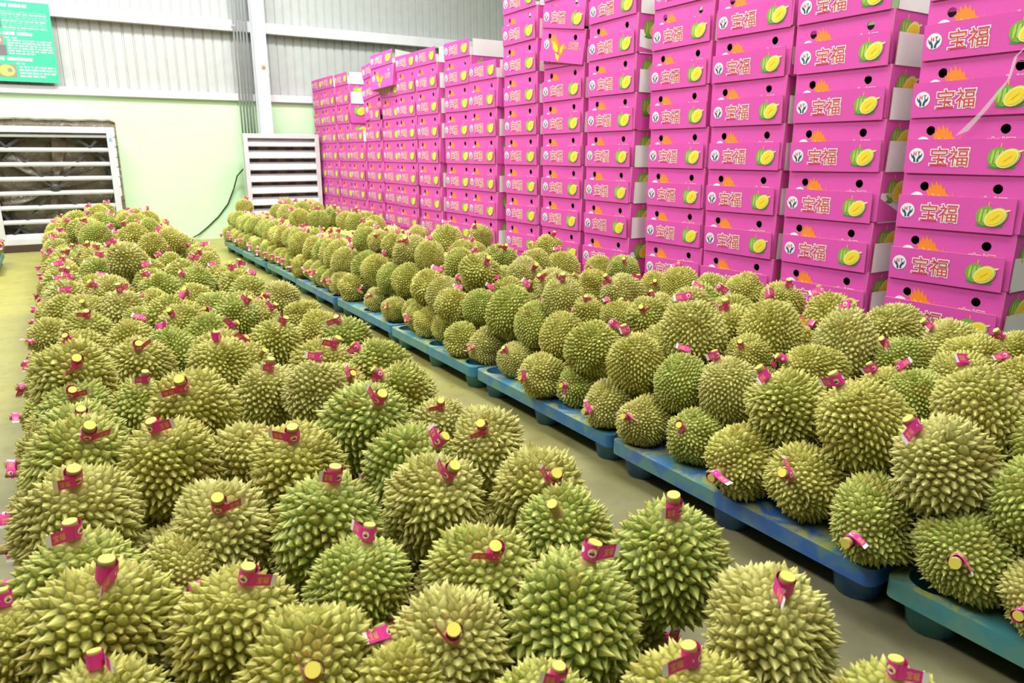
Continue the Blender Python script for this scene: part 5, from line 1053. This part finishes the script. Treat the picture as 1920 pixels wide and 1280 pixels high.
 ('R',2,2.497,0.662,0.516,0.100,0.76,0.17,0.63,1,0),('R',2,2.314,2.037,0.474,0.115,-0.33,-0.09,0.94,1,1),('R',2,2.276,2.231,0.549,0.102,0.62,0.14,0.77,1,1),
 ('R',2,2.528,2.404,0.498,0.119,0.44,-0.40,0.80,1,1),('R',2,2.029,2.840,0.516,0.111,-0.26,-0.36,0.89,1,1),('R',2,2.516,3.822,0.520,0.102,-0.15,0.21,0.96,1,1),
 ('R',2,2.090,4.032,0.526,0.107,0.56,-0.35,0.75,1,1),('R',2,2.305,4.386,0.542,0.102,0.40,-0.27,0.87,1,1),('R',2,2.084,4.465,0.540,0.098,0.23,0.36,0.91,1,1),
 ('R',2,2.080,5.082,0.541,0.096,0.40,0.17,0.90,1,1),('R',2,2.569,5.147,0.525,0.107,-0.03,-0.44,0.90,1,0),('R',2,2.051,5.287,0.547,0.101,-0.55,-0.62,0.56,1,1),
 ('R',2,2.312,5.435,0.499,0.101,0.38,-0.23,0.90,1,0),('R',2,2.580,5.373,0.494,0.109,0.18,-0.51,0.84,1,0),('R',2,2.046,5.584,0.546,0.109,0.77,0.04,0.64,1,1),
 ('R',2,2.291,5.635,0.517,0.101,-0.53,-0.33,0.78,1,1),('R',2,2.322,6.241,0.524,0.112,-0.37,0.05,0.93,1,1),('R',2,2.508,6.569,0.530,0.112,0.10,0.22,0.97,1,1),
 ('R',2,2.510,7.052,0.521,0.119,-0.10,-0.18,0.98,1,1),('R',2,2.727,7.363,0.512,0.118,-0.60,-0.27,0.75,1,1),('R',2,2.255,7.543,0.531,0.114,0.07,-0.08,0.99,1,1),
 ('R',2,2.521,7.439,0.517,0.103,-0.29,0.42,0.86,1,1),('R',2,2.100,7.641,0.541,0.112,-0.50,0.16,0.85,1,1),('R',2,2.292,7.786,0.536,0.101,-0.48,-0.35,0.81,1,0),
 ('R',2,2.509,7.814,0.540,0.116,-0.00,-0.50,0.87,1,1),('R',2,2.342,8.340,0.475,0.098,-0.52,0.46,0.72,1,0),('R',2,2.267,8.807,0.512,0.118,0.13,0.25,0.96,1,1),
 ('R',2,2.490,8.925,0.540,0.113,-0.43,0.08,0.90,1,1),('R',2,2.276,9.231,0.512,0.100,0.28,-0.01,0.96,1,1),('R',2,2.742,9.177,0.529,0.097,-0.62,0.05,0.78,1,1),
 ('R',2,2.797,9.627,0.542,0.108,-0.69,0.08,0.72,1,0),('R',2,2.514,9.700,0.541,0.118,-0.37,0.63,0.68,1,1),('R',2,2.022,9.932,0.538,0.115,0.30,-0.17,0.94,1,1),
 ('R',2,2.550,9.930,0.474,0.114,0.21,-0.31,0.93,1,0),('F',0,-0.695,9.880,0.235,0.110,0.87,-0.29,0.39,1,0),('F',0,-0.710,9.660,0.235,0.110,0.87,-0.29,0.39,1,0),
 ('F',0,-0.700,9.450,0.235,0.110,0.87,-0.29,0.39,1,0),
]


rnd = random.Random(99)
def frame(ax, spin):
    z = Vector(ax).normalized()
    x = z.orthogonal().normalized(); y = z.cross(x)
    return Matrix((x, y, z)).transposed().to_4x4() @ Matrix.Rotation(spin, 4, 'Z')

LANE_L = ['floor-side', 'left-of-middle', 'middle', 'right-of-middle', 'aisle-side']
LANE_R = ['aisle-side', 'inner', 'outer', 'carton-side']
rank = {}
todo = sorted([d for d in DURIANS if d[10]], key=lambda d: d[3])
def label_for(d):
    h, l, x, y = d[:4]
    stem = 'tagged' if d[9] else 'spiky'
    if h == 'F': key = ('F',); t = 'durian at the edge of the distant heap across the bare floor, {} one'
    elif h == 'L' and l == 0: 
        side = 'floor' if x < .4 else 'aisle'
        key = ('L0', side); t = stem+' durian on its pallet, {} from front in bottom layer, '+side+' side, near heap'
    elif h == 'L':
        i = min(4, max(0, int((x+.06+.115)/.23)))
        key = ('L', i); t = stem+' durian, {} from the front in the '+LANE_L[i]+' lane of the near heap'
    elif l == 0: key = ('R0',); t = 'durian lying stem-outward on pallet edge, {} from front in the bottom aisle-side row'
    elif l == 1 and x < 2.05: key = ('R1',); t = 'big durian leaning out over the bottom row, {} from front beside the aisle'
    else:
        i = min(3, max(0, int((x-1.95)/.225)))
        key = ('R2', i); t = stem+' durian, {} from front in the '+LANE_R[i]+' top lane of heap beside cartons'
    rank[key] = rank.get(key, 0)+1
    return t.format(ordinal(rank[key]))

def place(d):
    h, l, x, y, z, R, ax, ay, az, st, ind = d
    vi = rnd.choice(COARSE[h]); spin = rnd.uniform(0, 6.28)
    M = frame((ax, ay, az), spin)
    return vi, M
GROUPS = {'L': 'durians in the near heap', 'R': 'durians in the heap beside the cartons', 'F': 'durians in the distant heap'}
for d in todo:
    h, l, x, y, z, R, ax, ay, az, st, ind = d
    vi, M = place(d)
    me, top = VAR[vi]
    o = obj('durian', me)
    o.matrix_world = Matrix.Translation((x, y, z)) @ M @ Matrix.Scale(R, 4)
    tag(o, label_for(d), 'durian', GROUPS[h])
    k = rnd.randrange(3)
    s = obj('stem', STEMS[k], o, (0, 0, top-.02))
    if rnd.random() < .97:
        loc = M.to_3x3().inverted() @ (CAM-Vector((x, y, z)))
        ang = math.atan2(loc.y, loc.x)+math.pi/2+rnd.gauss(0, .6)
        g = obj('paper_tag', TAGS[rnd.randrange(4)], o, (0, 0, top-.01)); g.rotation_euler = (0, 0, ang)

# the fruit too small or too deep in the heaps to pick out: one mass
def tri_arrays(me):
    me.calc_loop_triangles()
    n = len(me.loop_triangles); t = np.empty(n*3, np.int32); me.loop_triangles.foreach_get('vertices', t)
    mi = np.empty(n, np.int32); me.loop_triangles.foreach_get('material_index', mi)
    v = np.empty(len(me.vertices)*3, np.float32); me.vertices.foreach_get('co', v)
    return v.reshape(-1, 3), t.reshape(-1, 3), mi
LOW = []
for s in ((31, 210, 1.05, .16, .85, .03), (32, 240, 1.14, .18, .85, .04), (33, 200, 1.10, .22, .85, .02)):
    a = durian_arrays(*s[:5], False, s[5]); me = durian_mesh('low', a); v, t, mi = tri_arrays(me); LOW.append((v, t, a[2], a[3])); bpy.data.meshes.remove(me)
ST = [tri_arrays(m) for m in STEMS]; TG = [tri_arrays(m) for m in TAGS]
AV, AT, AM, AA = [], [], [], []; nb = 0
def push(v, t, m, a, M, s):
    global nb
    A = np.array(M)[:3, :3]*s; p = np.array(M)[:3, 3]
    AV.append(v@A.T+p); AT.append(t+nb); AM.append(m); AA.append(a); nb += len(v)
for d in DURIANS:
    if d[10]: continue
    h, l, x, y, z, R, ax, ay, az, st, ind = d
    M = Matrix.Translation((x, y, z)) @ frame((ax, ay, az), rnd.uniform(0, 6.28))
    v, t, tp, top = rnd.choice(LOW)
    push(v, t, np.zeros(len(t), np.int32), tp, M, R)
    if l > 0 or y > 5 or x < 0 or rnd.random() < .4:
        M2 = M @ Matrix.Translation((0, 0, (top-.02)*R))
        v, t, m = ST[rnd.randrange(3)]; push(v, t, m+1, np.full(len(v), .4), M2, R)
        M3 = M2 @ Matrix.Rotation(rnd.uniform(0, 6.28), 4, 'Z')
        v, t, m = TG[rnd.randrange(4)]; push(v, t, m+3, np.full(len(v), .4), M3, R)
V = np.concatenate(AV).astype(np.float32); T = np.concatenate(AT).astype(np.int32); MI = np.concatenate(AM).astype(np.int32); A = np.concatenate(AA).astype(np.float32)
me = bpy.data.meshes.new('durian_mass')
me.vertices.add(len(V)); me.vertices.foreach_set('co', V.ravel())
me.loops.add(len(T)*3); me.loops.foreach_set('vertex_index', T.ravel())
me.polygons.add(len(T)); me.polygons.foreach_set('loop_start', np.arange(0, len(T)*3, 3, dtype=np.int32))
me.polygons.foreach_set('material_index', MI)
for m in (M_HUSK, M_STEM, M_CUT, M_TAG, M_TAGW, M_TAGY, M_TAGC, M_NAVY): me.materials.append(m)
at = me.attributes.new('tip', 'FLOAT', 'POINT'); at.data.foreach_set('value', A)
me.update(calc_edges=True)
o = obj('durian_mass', me); tag(o, 'remaining distant and half-buried durians filling out both long heaps', 'durians', kind='stuff')
print('TRIS mass', len(T))
